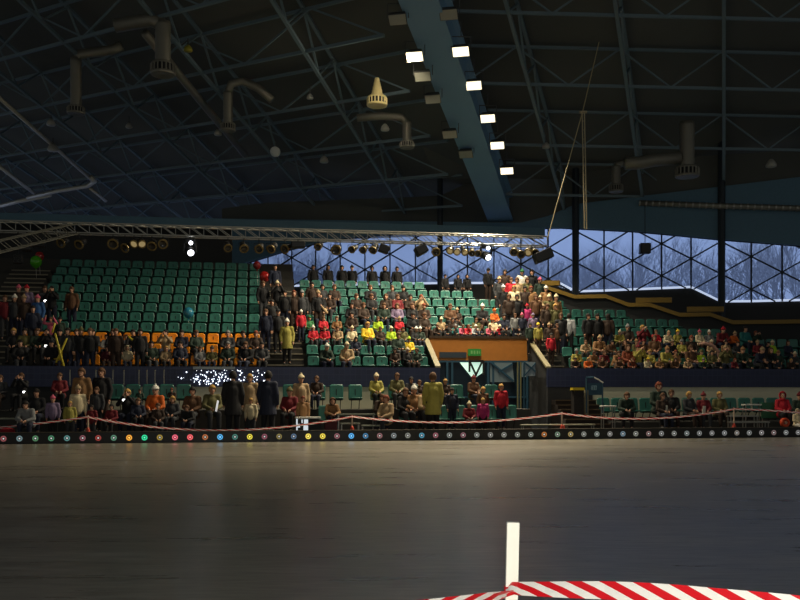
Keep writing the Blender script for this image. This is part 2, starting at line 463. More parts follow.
# lattice: cross trusses (purlins) and ribs
def truss(name, P, Q, bays, r, label, group, r2=None):
    t = empty(name, P, 0, label, 'roof truss', group)
    D = Q-P; r2 = r2 or r*.6
    for h, nm in ((Vector(), 'bottom_chord'), (H, 'top_chord')):
        b = NB(); bar(b, h, D+h, r); obj(nm, b, M_steel, t)
    b = NB()
    for i in range(bays):
        x0, x1 = D*(i/bays), D*((i+1)/bays); m = (x0+x1)/2
        bar(b, x0, m+H, r2); bar(b, m+H, x1, r2)
    obj('web', b, M_steel, t)
    return t
SA = [-26.1, -22.65, -19.2, -15.75, -12.3, -8.9, -5.4, -2.0, 1.4]
for i, a in enumerate(SA):
    truss('cross_truss', roofL(a, 1.), roofL(a, 34), 9, .075, 'thin blue-grey cross truss of the sloping roof, %s inwards from the window wall' % ordn(len(SA)-i), 'cross trusses of the sloping roof')
    if a < 0: truss('cross_truss', roofR(a, .8), roofR(a, 26), 6, .075, 'level blue-grey cross truss of the falling roof, %s inwards from the windows' % ordn(len(SA)-1-i), 'cross trusses of the falling roof')
for i in range(9):
    b = 3.0*(i+1)
    truss('rib_truss', roofL(-30, b), roofL(1.5, b), 10, .085, 'long blue-grey rib truss of the sloping roof, %s from the big painted beam' % ordn(i+1), 'rib trusses of the sloping roof')
for i, b in enumerate((3.4, 7.4, 11.4, 15.4, 19.4)):
    truss('rib_truss', roofR(-30, b), roofR(-.6, b), 10, .095, 'long blue-grey rib truss of the falling roof, %s from the big painted beam' % ordn(i+1), 'rib trusses of the falling roof')

# ------------------------------------------------------------------ floodlights along the beam
M_lampglass = mat('floodlight_glow', 'fff6dc', .3, emit='fff0c8', es=1.7)
M_lampoff = mat('dull_lamp_glass', '8f9084', .3)
M_housing = mat('lamp_housing', '4a4b4a', .5, .3)
def flood(px, py, t, lit, label, sx=.30, D_=(-.04, 0, -1), CONE=126, K=1.):
    o = empty('floodlight', at(px, py, t), 0, label, 'floodlight', 'floodlights along the beam')
    M = Euler((math.radians(-38), 0, math.radians(-12))).to_matrix().to_4x4()     # tilted: glass looks down towards the ice
    b = NB(); box(b, (-sx, -.20, -.1), (sx, .20, .12), lambda x, y, z: M @ Vector((x*(1-.25*(z > 0)), y*(1-.25*(z > 0)), z)), bev=.02); obj('housing', b, M_housing, o)
    b = NB(); box(b, (-sx*.9, -.17, -.115), (sx*.9, .17, -.095), lambda x, y, z: M @ Vector((x, y, z))); obj('glass', b, M_lampglass if lit else M_lampoff, o)
    b = NB()
    for s in (-1, 1): bar(b, (s*(sx+.03), 0, 0), (s*(sx+.03), 0, .45), .018)
    bar(b, (-sx-.03, 0, .45), (sx+.03, 0, .45), .018); bar(b, (0, 0, .45), (0, 0, .95), .02); obj('bracket', b, M_housing, o)
    if lit:
        L = bpy.data.lights.new('lamp_light', 'SPOT'); L.energy = LAMP_W*K; L.color = (1., .86, .62); L.spot_size = math.radians(CONE); L.spot_blend = .55; L.shadow_soft_size = .25
        l = bpy.data.objects.new('lamp_light', L); COL.objects.link(l); l.parent = o
        d = M.to_3x3() @ Vector((0, 0, -1)); l.location = d*.16
        l.rotation_euler = Vector(D_).to_track_quat('-Z', 'Y').to_euler()
LAMP_W = 2300
flood(415, 55, 30.3, True, 'lit floodlight alone on the outer side of the big beam', D_=(-.6, .5, -.9), CONE=170, K=.22)
for i, (px, py, t) in enumerate(((461, 50, 30.3), (474, 84, 32.7), (488, 117, 34.8), (497.5, 144, 37.), (507, 169.5, 39.4))):
    flood(px, py, t, True, 'lit floodlight in the slanting row beside the big beam, %s from the bottom' % ordn(5-i), **(dict(D_=(-.42, -.05, -1), CONE=112, K=1.7) if i in (1, 3) else {}))
for px, py, t, l in ((398, 18, 28.6, 'unlit grey floodlight on the outer side of the big beam near the picture top'), (449, 13, 28.6, 'unlit grey floodlight above the lit row, near the picture top'),
                     (423, 75, 31.5, 'unlit grey floodlight just below the lone lit one'), (433, 97.5, 33., 'unlit grey floodlight, second below the lone lit one'),
                     (450, 133, 35.5, 'unlit grey floodlight, third below the lone lit one'), (466, 153, 37.5, 'unlit grey floodlight, lowest one beside the big beam')):
    flood(px, py, t, False, l)

# ------------------------------------------------------------------ ceiling ducts, domes, pipes
def diffuser(px, ytop, yr0, yr1, wpx_, hit, label, taper=1.0, bend=None, M_duct=M_duct):
    P = hit(px, ytop, -.1); t = P.y
    zr0, zr1 = EYE+(HZ-yr0)/F*t, EYE+(HZ-yr1)/F*t
    r = wpx_/2*t/F
    o = empty('air_outlet', (P.x, P.y, zr1), 0, label, 'air outlet', 'air outlets under the roof')
    b = NB(); rp = r*.62
    zt = P.z-zr1
    lathe(b, [(rp*taper*.6 if taper < 1 else rp, zt)] + [((rp*(1+.06*(k % 2)))*(1 if taper == 1 else .35+.65*(1-f)), zt+(zr0-zr1-zt)*(1-f) if False else (zr0-zr1)+(zt-(zr0-zr1))*f) for k, f in enumerate([x/10 for x in range(10, -1, -1)])], 16)
    obj('pipe', b, M_duct, o, True)
    b = NB(); hgt = zr0-zr1
    lathe(b, [(rp, hgt), (r*.9, hgt*.95), (r, hgt*.8), (r, hgt*.72)], 20); lathe(b, [(r, hgt*.2), (r*1.04, hgt*.1), (r*1.0, 0), (r*.8, -.02), (0, .02)], 20)
    for k in range(18):
        a = 2*math.pi*k/18; bar(b, (r*.985*math.cos(a), r*.985*math.sin(a), hgt*.15), (r*.985*math.cos(a), r*.985*math.sin(a), hgt*.76), r*.075)
    lathe(b, [(r*.8, hgt*.8), (r*.8, hgt*.1)], 16, mi=1)
    obj('slotted_ring', b, [M_duct, M_black], o)
    if bend:
        b = NB(); pts = [Vector(at(x, y, t)) - Vector((P.x, P.y, zr1)) for x, y in bend]; tube(b, pts, rp*.9, 10); obj('elbow', b, M_duct, o, True)
diffuser(163, 22, 62, 75, 24, hitL, 'large dim air outlet hanging on a thick pipe, biggest under the sloping roof', bend=[(163, 24), (150, 20), (115, 26)])
diffuser(76, 58, 106, 114, 17, hitL, 'dim air outlet on a thin pipe, nearest the corner of the sloping roof', bend=[(76, 62), (80, 54), (112, 50), (122, 46)])
diffuser(228, 92, 123, 131, 15, hitL, 'dim air outlet under a gooseneck pipe with a shiny bend', bend=[(228, 95), (231, 84), (243, 81), (258, 88), (272, 100)])
diffuser(377, 78, 96, 106, 20, hitL, 'tapering air outlet lit golden by the floodlights', taper=.4, M_duct=mat('duct_painted_floodlit', 'd8c890', .4, .2))  # golden floodlight put into this outlet's lighter duct colour
diffuser(407, 122, 141, 148, 14, hitL, 'small dim air outlet close to the big beam below the golden one', bend=[(407, 124), (402, 117), (380, 116), (357, 118)])
diffuser(687, 122, 166, 177, 23, hitR, 'grey air outlet on a thick pipe under the falling roof', bend=[(680, 158), (655, 160), (640, 163), (625, 163)])
diffuser(616, 166, 184, 192, 14, hitR, 'small air outlet at the bent end of the level pipe', bend=[(616, 172), (617, 165), (624, 163), (634, 163)])
M_dome = mat('grey_dome', '9a9a92', .4)
def dome(px, py, w, hit, label, m=None):
    P = hit(px, py-9, 0); t = P.y; r = w/2*t/F; z = EYE+(HZ-py)/F*t
    o = empty('dome_lamp', (P.x, P.y, z), 0, label, 'lamp', 'unlit dome lamps under the roof')
    b = NB(); lathe(b, [(0, r*.9), (r*.35, r*.85), (r*.8, r*.3), (r, -r*.3), (r*.9, -r*.55), (0, -r*.7)], 16); obj('shade', b, m or M_dome, o, True)
    b = NB(); bar(b, (0, 0, r*.8), (0, 0, P.z-z+.05), .03); obj('stem', b, M_housing, o)
for a in ((53, 148, 11, hitL, 'unlit grey dome lamp near the pale corner pipes'), (129, 126, 7, hitL, 'small unlit lamp hanging between the two thinnest air outlets'),
          (51, 123, 9, hitL, 'unlit dome lamp just above another by the pale corner pipes'), (218, 133, 8, hitL, 'unlit dome lamp beside the gooseneck outlet'),
          (324, 160, 9, hitL, 'unlit dome lamp above the truss, below and beside the pale disc'), (385, 128, 9, hitL, 'unlit dome lamp below the golden outlet'),
          (310, 97, 7, hitL, 'small unlit dome lamp between gooseneck and golden outlet'), (546, 146, 8, hitR, 'dim dome lamp between floodlight row and hanging pole'),
          (771, 164, 11, hitR, 'unlit dome lamp alone beyond the thick grey air outlet')): dome(*a)
dome(188, 49, 9, hitL, 'small dull yellow lamp beside the largest air outlet', mat('dull_yellow', '8a8420', .5))
P = hitL(275, 143); t = P.y
o = empty('reflector_disc', at(275, 152, t), 0, 'pale round reflector disc facing the ice below the dim roof', 'reflector')
b = NB(); lathe(b, [(0, .0), (.2, .01), (.24, .05), (.22, .1), (0, .14)], 20, aim((-.1, -1, -.45)) @ Matrix.Rotation(math.pi, 4, 'X')); obj('disc', b, mat('pale_disc', 'c2c8c8', .35), o, True)
b = NB(); bar(b, (0, .05, .1), (0, .05, P.z-o.location.z+.1), .025); obj('stem', b, M_housing, o)
def pipe(px, hit, r, label, name='ceiling_pipe', dz=-.3, m=None, ribs=False):
    pts = [hit(x, y, dz) for x, y in px]; b = NB(); base = pts[0]
    tube(b, [p-base for p in pts], r, 8)
    o = tag(obj(name, b, m or M_duct, None, True, loc=base), label, 'pipe')
    if ribs:
        b = NB()
        for p, q in zip(pts, pts[1:]):
            n = int((q-p).length/.35)
            for i in range(n):
                c = p+(q-p)*(i/n)-base; d = (q-p).normalized(); bar(b, c-d*.03, c+d*.03, r*1.12, 8)
        obj('rings', b, M_duct, o)
M_bright = mat('bright_pipe', 'b5b2a4', .35, .3)
pipe([(-6, 93), (40, 134), (93, 181)], hitL, .09, 'long pale pipe running down the sloping roof to the corner bend', m=M_bright)
pipe([(28, 198), (57, 191), (88, 186), (95, 181), (91, 177)], hitL, .12, 'short pale pipe meeting the long one at a bend', m=M_bright)
pipe([(90, 188), (106, 201)], hitL, .09, 'stub of pale pipe below the corner bend', m=M_bright)
pipe([(-6, 162), (12, 176), (34, 193)], hitL, .11, 'pale jointed pipe at the edge of the sloping roof', m=M_bright)
pipe([(-4, 207), (20, 201), (50, 195)], hitL, .13, 'low pale pipe under the edge of the sloping roof', m=M_bright)
pipe([(145, 33), (190, 88), (245, 155)], hitL, .16, 'dim duct sloping away below the largest air outlet', m=M_duct)
def rpoint(px, py, t): return at(px, py, t)
pts = [rpoint(640, 203, 43.2), rpoint(720, 206, 42.2), rpoint(840, 209.5, 41)]
b = NB(); base = pts[0]; tube(b, [p-base for p in pts], .13, 10)
o = tag(obj('ribbed_duct', b, M_duct, None, True, loc=base), 'long ribbed silver duct running level above the windows', 'duct')
b = NB()
for p, q in zip(pts, pts[1:]):
    nn = int((q-p).length/.3)
    for i in range(nn):
        c = p+(q-p)*(i/nn)-base; d = (q-p).normalized(); bar(b, c-d*.04, c+d*.04, .15, 10)
obj('rings', b, M_alu, o)
# ------------------------------------------------------------------ stage truss with lamps
TV = 3.0
def tp(px, py, v=TV): return W(U(px, v), v, Z(px, py, v))
tA, tB = tp(-60, 218.5), tp(547, 236.5)
t = empty('stage_truss', tA, 0, 'long silver lighting truss hanging over the edge of the ice', 'lighting truss')
D = tB-tA; dn = D.normalized(); acr = Vector((-ST, CT, 0))
offs = [Vector((0, 0, 0)), acr*.38, acr*.19+Vector((0, 0, -.34))]
for o_ in (Vector((0, 0, 0)), acr*.38, Vector((0, 0, -.34)), acr*.38+Vector((0, 0, -.34))):
    b = NB(); bar(b, o_, D+o_, .028, 6); obj('chord', b, M_alu, t)
b = NB(); nb = 44
dz = Vector((0, 0, -.34))
for i in range(nb):
    x0, x1 = D*(i/nb), D*((i+1)/nb)
    bar(b, x0, x1+dz, .016); bar(b, x0+acr*.38, x1+acr*.38+dz, .016)
    bar(b, x0, x1+acr*.38, .013); bar(b, x1, x1+dz, .013); bar(b, x0+dz, x0+dz+acr*.38, .013)
obj('web', b, M_alu, t)
# second truss end-on at the corner
p0, p1 = at(-10, 242, 26.0), tp(70, 224, 2.6)
M_dalu = mat('dull_truss', '55564f', .5, .5)
s = empty('corner_truss', p0, 0, 'short silver truss joining the long one at the dark corner', 'lighting truss')
D2 = p1-p0
for o_ in (Vector(), Vector((0, 0, -.34)), Vector((.3, -.1, 0)), Vector((.3, -.1, -.34))):
    b = NB(); bar(b, o_, D2+o_, .025, 6); obj('chord', b, M_dalu, s)
b = NB()
for i in range(8): bar(b, D2*(i/8), D2*((i+1)/8)+dz, .014); bar(b, D2*(i/8)+Vector((.3, -.1, 0)), D2*((i+1)/8)+dz+Vector((.3, -.1, 0)), .014)
obj('web', b, M_dalu, s)

M_gold = mat('worn_gold_frame', '8a7648', .4, .4); M_lens = mat('dark_lens', '2a2620', .15, coat=.5); M_flare = mat('painted_lens_glint', '8a7a50', .3, emit='ffdf9c', es=.22)  # glints on par lenses put in as a faint glow
M_coldglow = mat('white_lens_glow', 'ffffff', .3, emit='f2f6ff', es=5)
def par_can(px, py, d, label, glow=False, size=1., tilt=(0, -1, -.7)):
    c = tp(px, py, TV+.19); r = d/2*c.y/F
    o = empty('par_lamp', c, 0, label, 'stage lamp', 'stage lamps under the long truss')
    M = aim(tilt)
    b = NB(); lathe(b, [(0, -.36), (r*.7, -.34), (r*.78, -.2), (r*.95, -.02), (r*.95, 0)], 14, M); obj('can', b, M_black, o, True)
    b = NB(); lathe(b, [(r*.95, 0), (r*1.12, .0), (r*1.12, .03), (r*.82, .035), (r*.82, 0)], 14, M); obj('gel_frame', b, M_gold, o)
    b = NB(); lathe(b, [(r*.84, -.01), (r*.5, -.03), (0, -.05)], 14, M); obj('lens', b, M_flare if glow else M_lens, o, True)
    ztr = (tA+D*((c-tA).dot(dn)/D.length)).z-.34-c.z
    b = NB()
    for sgn in (-1, 1): bar(b, (sgn*r*1.15, 0, -.05), (sgn*r*1.15, 0, max(.1, ztr*.55)), .012)
    bar(b, (-r*1.15, 0, max(.1, ztr*.55)), (r*1.15, 0, max(.1, ztr*.55)), .012); bar(b, (0, 0, max(.1, ztr*.55)), (0, 0, max(.15, ztr+.03)), .016)
    obj('yoke', b, M_black, o)
cans = [(61, 243, 9, 0), (79, 244.5, 9, 0), (113, 244, 10, 0), (125, 248, 9, 0), (134, 244, 8, 1), (142, 244, 8, 1), (152, 246, 9, 0), (163, 244, 9, 0),
        (228, 248, 8, 0), (244, 248.5, 8.5, 0), (259, 249, 8.5, 0), (271, 249, 8.5, 0), (285, 249, 8.5, 0), (318, 247, 7, 0), (336, 250, 9.5, 0), (352, 249.5, 7, 0), (363, 250, 7, 0), (373, 250, 8, 0),
        (436, 252, 8, 0), (450, 251, 6.5, 1), (457, 252, 6.5, 1), (465, 252.5, 6.5, 1), (472, 253, 6.5, 0), (478, 253.5, 6.5, 0), (514, 252, 8, 0), (521, 254.5, 8, 0), (528, 252.5, 8, 1), (535, 252.5, 7, 0)]
for i, (px, py, d, g) in enumerate(cans):
    par_can(px, py, d, 'black par lamp %sunder the long truss, %s from its dark corner end' % ('with glinting lens ' if g else '', ordn(i+1)), g, tilt=(R.uniform(-.5, .5), -1, -R.uniform(.4, .9)))
def flood_box(px, py, w, h, tilt, label, name='stage_flood', cat='stage lamp', drop=0):
    c = tp(px, py, TV+.19); sc = c.y/F; a, bb = w/2*sc, h/2*sc
    o = empty(name, c, 0, label, cat)
    M = Matrix.Rotation(-tilt, 4, 'Y') @ Matrix.Rotation(TH, 4, 'Z')
    b = NB(); box(b, (-a, -.2, -bb), (a, .2, bb), lambda x, y, z: M @ Vector((x, y, z)), bev=.03); obj('case', b, M_black, o)
    b = NB(); box(b, (-a*.85, -.215, -bb*.8), (a*.85, -.205, bb*.8), lambda x, y, z: M @ Vector((x, y, z))); obj('front', b, mat('dark_grille', '1c1d20', .35), o)
    ztr = (tA+D*((c-tA).dot(dn)/D.length)).z-.3-c.z
    b = NB(); bar(b, (0, 0, bb*.7), (0, 0, max(ztr, bb+.05)), .02); obj('hook', b, M_black, o)
flood_box(384, 249, 10, 8, -.35, 'dark box lamp tilted under the truss, right beside the last round lamps of the middle cluster'.replace('right ', ''))
flood_box(421, 250, 12, 9, .5, 'dark box lamp tilted under the truss in front of the window, between two clusters')
flood_box(543, 256, 19, 10, .4, 'large black loudspeaker tilted under the window end of the truss', 'hanging_speaker', 'loudspeaker')
flood_box(298, 245, 14, 6, 0, 'pale flat box fixed under the middle of the truss', 'ballast_box', 'box')
flood_box(27, 245, 9, 12, 0, 'black box lamp under the dark corner of the truss, beside four-lamp blinder')
def blinder(px, py, w, label):
    c = tp(px, py, TV+.19); a = w/2*c.y/F
    o = empty('blinder_lamp', c, TH, label, 'stage lamp')
    b = NB(); box(b, (-a, -.08, -a), (a, .1, a), bev=.02); obj('case', b, M_black, o)
    for sx in (-1, 1):
        for sz in (-1, 1):
            b = NB(); lathe(b, [(a*.4, 0), (a*.3, -.03), (0, -.05)], 12, Matrix.Translation((sx*a*.48, -.085, sz*a*.48)) @ aim((0, -1, 0))); obj('lens', b, mat('dull_blinder_lens', '6a6a66', .3), o, True)
    ztr = (tA+D*((c-tA).dot(dn)/D.length)).z-.3-c.z
    b = NB(); bar(b, (0, 0, a*.9), (0, 0, max(ztr, a+.05)), .02); obj('hook', b, M_black, o)
blinder(38, 240, 14, 'black four-lamp blinder hanging under the dark corner of the truss'); blinder(18, 259, 9, 'small black four-lamp blinder hanging low above the corner stairs')
def moving_head(px, py, label):
    c = tp(px, py-6, TV+.19); o = empty('moving_head', c, TH, label, 'stage lamp', 'lit moving heads under the long truss')
    b = NB(); box(b, (-.17, -.15, .1), (.17, .15, .26), bev=.02); obj('base', b, M_black, o)
    b = NB(); [box(b, (s*.2-.03, -.06, -.22), (s*.2+.03, .06, .14), bev=.01) for s in (-1, 1)]; obj('yoke', b, M_black, o)
    M = Matrix.Translation((0, -.02, -.18)) @ aim((.25, -1, -.5))
    b = NB(); lathe(b, [(0, -.22), (.12, -.2), (.16, -.05), (.15, .14), (.13, .2), (.11, .2)], 16, M); obj('head', b, M_black, o, True)
    b = NB(); lathe(b, [(.11, .19), (.06, .22), (0, .23)], 14, M); obj('lens', b, M_coldglow, o, True)
    b = NB(); ball(b, (.04, -.17, .08), .07, 10, 8); obj('indicator', b, M_coldglow, o, True)
    ztr = (tA+D*((c-tA).dot(dn)/D.length)).z-.3-c.z
    b = NB(); bar(b, (0, 0, .24), (0, 0, max(ztr, .3)), .025); obj('hook', b, M_black, o)
moving_head(190, 252, 'lit white moving head lamp under the truss above the orange-fronted stand'); moving_head(486, 257, 'lit white moving head lamp under the truss before the windows')
# hanging pole and cable, box at the window
top = at(583, 112, 33.); bot = at(585.5, 229, 33.)
b = NB(); L = bot-top
bar(b, Vector((-.035, 0, 0)), L+Vector((-.035, 0, 0)), .022, 6); bar(b, Vector((.05, 0, 0)), L+Vector((.05, 0, 0)), .022, 6)
for i in range(14): bar(b, L*(i/13)+Vector((-.035, 0, 0)), L*(i/13)+Vector((.05, 0, 0)), .012)
bar(b, (-.14, 0, 0), (.14, 0, 0), .05, 6)
o = tag(obj('hanging_pole', b, mat('pale_pole', 'a99f82', .45, .3), loc=top), 'thin pale twin pole hanging upright from the falling roof', 'pole')
b = NB(); p = at(599, 42, 33.4); q = at(583, 110, 33.); r_ = at(547, 240, 33.)
tube(b, [Vector(), q-p, r_-p], .018, 6)
tag(obj('support_cable', b, mat('pale_cable', 'b0a47e', .5, .3), loc=p), 'long slanting cable from the roof past the pole top to the truss end', 'cable')
o = empty('wall_speaker', at(645, 248.5, 41.6), 0, 'small black box speaker hanging before the window grid', 'loudspeaker')
b = NB(); box(b, (-.24, -.18, -.24), (.24, .18, .24), bev=.03); obj('case', b, M_black, o); b = NB(); box(b, (-.2, -.195, -.2), (.2, -.178, .2)); obj('front', b, mat('dark_grille', '1c1d20'), o)
b = NB(); bar(b, (0, 0, .2), (0, 0, 2.0), .02); obj('hanger', b, M_black, o)

# ------------------------------------------------------------------ low barrier with disc lamps
bar_o = empty('low_barrier', W(0, -.06, 0), TH, 'long low black barrier dotted with coloured disc lamps along the ice edge', 'barrier')
b = NB(); box(b, (-16, -.05, 0), (18, .05, .335), bev=.01); obj('board', b, mat('barrier_black', '17181a', .45), bar_o)
b = NB(); box(b, (-16, -.07, .335), (18, .07, .352)); obj('top_strip', b, mat('barrier_cap', '4a4438', .5), bar_o)
discs = ['c06a70', '8fb0b8', '6fae80', '5fae86', '74b4b4', 'b0707c', 'c8504a', '78b89a', 'ffb040*', '35e0a0*', 'd8b850', 'f06a80*', 'ff6a70*', 'f09058', '58b4f0*', '5fa8a0', 'e8d848*', 'b86a80', 'b0a060', '7090b8',
         'f8e060*', 'f0d850*', 'b87a88', '58b0f0*', '58a4e0', 'b08088', '98a4ac', 'a0a4a0', '60b8e0', 'b87484', '98a0a0', 'a87888', '98a0a0', '9a9c9c', 'a0a4a0', '98a09a', '98a4a0', 'd88848', '8aa894', 'c8b070', 'a0a4a0', '9aa4a0', 'a0a0a0', '88a4b8', 'a4a8a0', 'a88888',
         'a0a4a4', 'a0a4a0', '98a4a4', '9ca0a0', 'a0a0a0', 'a0a4a8', 'a8a098', 'a0a4a4', 'a8a4a4', 'a08888', 'a0a4a4', 'a0a0a0', 'a0a4a4', 'a0a0a4']
u0 = U(3.5, -.11); ring = None
bmr = NB(); lathe(bmr, [(.052, 0), (.088, 0), (.088, .015), (.052, .02), (.05, 0)], 16, aim((0, -1, 0))); MR = mesh_of(bmr, 'disc_ring', M_white)
bmr = NB(); lathe(bmr, [(.028, .006), (.02, .014), (0, .018)], 10, aim((0, -1, 0))); MC = mesh_of(bmr, 'lens', M_white)
bmr = NB(); lathe(bmr, [(.055, 0), (.054, .006), (0, .007)], 14, aim((0, -1, 0))); MK = mesh_of(bmr, 'disc_face', M_black)
names = {}
for i, c in enumerate(discs):
    hot = c.endswith('*'); c = c.rstrip('*'); u = u0+i*.457
    if u > 17.5: break
    l = [int(c[j:j+2], 16) for j in (0, 2, 4)]
    m = mat('disc_'+c, c, .4, emit=c, es=.75 if hot else .3)
    o = obj('disc_lamp', MR, None, bar_o, loc=(u, -.05, .165)); o.material_slots[0].link = 'OBJECT'; o.material_slots[0].material = m
    k = obj('lens', MC, None, o); k.material_slots[0].link = 'OBJECT'; k.material_slots[0].material = mat('disclens_'+c, 'd0d0d0', .3, emit=('ffffff' if not hot else c), es=1.6 if hot else .45)
    obj('disc_face', MK, None, o)

# camera flash: the photographer's own light, beside the lens
FL = bpy.data.lights.new('camera_flash', 'POINT'); FL.energy = 750; FL.color = (1, .97, .9); FL.shadow_soft_size = .03
fl = bpy.data.objects.new('camera_flash', FL); COL.objects.link(fl); fl.location = (.05, .0, 1.68)
# ------------------------------------------------------------------ barrier tape
def tape_material():
    m = bpy.data.materials.new('red_white_tape'); m.use_nodes = True; nt = m.node_tree; b = nt.nodes['Principled BSDF']
    uv = nt.nodes.new('ShaderNodeUVMap'); sp = nt.nodes.new('ShaderNodeSeparateXYZ'); nt.links.new(uv.outputs[0], sp.inputs[0])
    a = nt.nodes.new('ShaderNodeMath'); a.operation = 'MULTIPLY_ADD'; a.inputs[1].default_value = -1.05; nt.links.new(sp.outputs['Y'], a.inputs[0]); nt.links.new(sp.outputs['X'], a.inputs[2])
    f = nt.nodes.new('ShaderNodeMath'); f.operation = 'FRACT'; nt.links.new(a.outputs[0], f.inputs[0])
    g = nt.nodes.new('ShaderNodeMath'); g.operation = 'GREATER_THAN'; g.inputs[1].default_value = .5; nt.links.new(f.outputs[0], g.inputs[0])
    mx = nt.nodes.new('ShaderNodeMix'); mx.data_type = 'RGBA'; mx.inputs['A'].default_value = (*lin('c8141f'), 1); mx.inputs['B'].default_value = (*lin('e4e2da'), 1)
    nt.links.new(g.outputs[0], mx.inputs['Factor']); nt.links.new(mx.outputs['Result'], b.inputs['Base Color']); b.inputs['Roughness'].default_value = .3
    return m
M_tape = tape_material()
def tape(pts, hw, label, period=.17, ups=None, name='barrier_tape'):
    bm = NB(); uvl = bm.loops.layers.uv.new('UVMap'); base = Vector(pts[0]); s = 0.; prev = None
    n = len(pts)
    for i, p in enumerate(pts):
        p = Vector(p); up = ups[i] if ups else Vector((0, 0, 1))
        nrm = Vector((0, -.004, 0))
        a, b_ = bm.verts.new(p-base-up*hw), bm.verts.new(p-base+up*hw)
        if prev:
            ds = (p-prev[0]).length; f = bm.faces.new((prev[1], a, b_, prev[2]))
            for lp, co_ in zip(f.loops, ((s/period, 0), ((s+ds)/period, 0), ((s+ds)/period, -1), (s/period, -1))): lp[uvl].uv = co_
            s += ds
        prev = (p, a, b_)
    me = bpy.data.meshes.new(name); bm.normal_update(); bm.to_mesh(me); bm.free(); me.materials.append(M_tape)
    o = obj(name, me, None, loc=base); sd = o.modifiers.new('thickness', 'SOLIDIFY'); sd.thickness = .002
    return tag(o, label, 'barrier tape')
def sag(a, b, c, n=24):              # through pixel a, sag pixel c, pixel b (quadratic)
    out = []
    for i in range(n+1):
        f = i/n; y = a[1]*(1-f)*(1-2*f)+c*4*f*(1-f)+b[1]*f*(2*f-1); out.append((a[0]+(b[0]-a[0])*f, y))
    return out
FARV = .35
posts = [(88, 417), (352, 416.5), (562, 413.3), (734, 409)]
spans = [((-30, 430), (88, 417), 424.5, 'red and white tape in the dark corner, ending at the post before the seated children'), ((88, 417), (352, 416.5), 430.3, 'long sagging red and white tape behind the barrier below the orange-fronted stand'),
         ((352, 416.5), (562, 413.3), 422.3, 'red and white tape behind the barrier in front of the middle seats and walk-in opening'), ((562, 413.3), (734, 409), 418.6, 'red and white tape before the dark-coated people below the cream band'), ((734, 409), (830, 416), 411.3, 'last short red and white tape, passing the person in red')]
for a, b_, c, l in spans:
    pp = sag(a, b_, c); tape([W(U(x, FARV), FARV, Z(x, y, FARV)) for x, y in pp], .036, l, .34, [Vector((0, .62, .78))]*len(pp))
M_cone = mat('cone_orange', 'd0432a', .5)
def cone_post(px, pytop, v, label, zbase=.02):
    u = U(px, v); o = empty('tape_post', W(u, v, zbase), TH, label, 'tape post', 'tape posts behind the barrier'); zt = Z(px, pytop, v)+.05-zbase
    b = NB(); bar(b, (0, 0, .05), (0, 0, zt), .027, 8); obj('pole', b, mat('post_offwhite', 'cbb39a', .5), o)
    b = NB(); box(b, (-.16, -.16, 0), (.16, .16, .03)); obj('base', b, M_black, o)
    b = NB(); lathe(b, [(.13, .03), (.095, .18), (.06, .36), (.032, .45), (0, .46)], 14); obj('cone', b, M_cone, o, True)
    b = NB(); lathe(b, [(.127, .06), (.099, .17), (.097, .19), (.121, .08)], 14); obj('white_band', b, M_white, o)
for (px, py), l in zip(posts, ('tape post in a cone beside the seated children', 'tape post standing behind the bench frames of the middle stand', 'tape post standing before the dark stair corner', 'tape post in a red cone in front of the cream band')): cone_post(px, py, FARV+.06, l)
# near post and tape
nx, ny = .545, 4.5
np_ = empty('tape_post', (nx, ny, 0), 0, 'white wooden tape post close by on the open ice', 'tape post')
tilt = Matrix.Rotation(math.radians(1.2), 4, 'Y')
b = NB(); box(b, (-.031, -.02, .05), (.031, .02, .945), lambda x, y, z: tilt @ Vector((x, y, z)), bev=.003); obj('pole', b, mat('white_wood', 'f2efe0', .55, noise=.04, emit=None), np_)
b = NB(); box(b, (-.2, -.2, 0), (.2, .2, .04), bev=.01); obj('base', b, M_black, np_)
b = NB(); lathe(b, [(.16, .04), (.11, .25), (.06, .46), (.04, .48), (0, .49)], 20); obj('cone', b, M_cone, np_, True)
def npt(px, py, t): return at(px, py, t)
UPT = lambda k: Vector((0, math.sin(k), math.cos(k)))
npts = [(506, 592, 4.46), (513, 588, 4.44), (520, 588.5, 4.42), (545, 589.2, 4.34), (575, 589.8, 4.24), (605, 590.3, 4.14), (640, 591.8, 4.02), (680, 594.6, 3.9), (720, 598.5, 3.78), (770, 603, 3.64), (830, 609, 3.5), (900, 616, 3.36)]
tw = [1.25, 1.0, .9, .75, .55, .35, .2, .1, .15, .3, .4, .4]
tape([npt(*p) for p in npts], .0415, 'large red and white tape leading from the near post along the picture bottom', .172, [UPT(k) for k in tw])
npts = [(513, 592, 4.45), (505, 594.5, 4.43), (490, 597.5, 4.38), (470, 600.5, 4.3), (440, 604, 4.2), (390, 609, 4.05), (330, 614, 3.9)]
tape([npt(*p) for p in npts], .0375, 'twisted red and white tape leaving the near post on its other side', .172, [UPT(-k) for k in (1.1, .9, .6, .5, .5, .5, .5)])
b = NB(); bar(b, (0, 0, 0), (0, 0, .035), .038, 10); obj('tape_knot', b, M_tape, np_, loc=(.012, 0, .59))

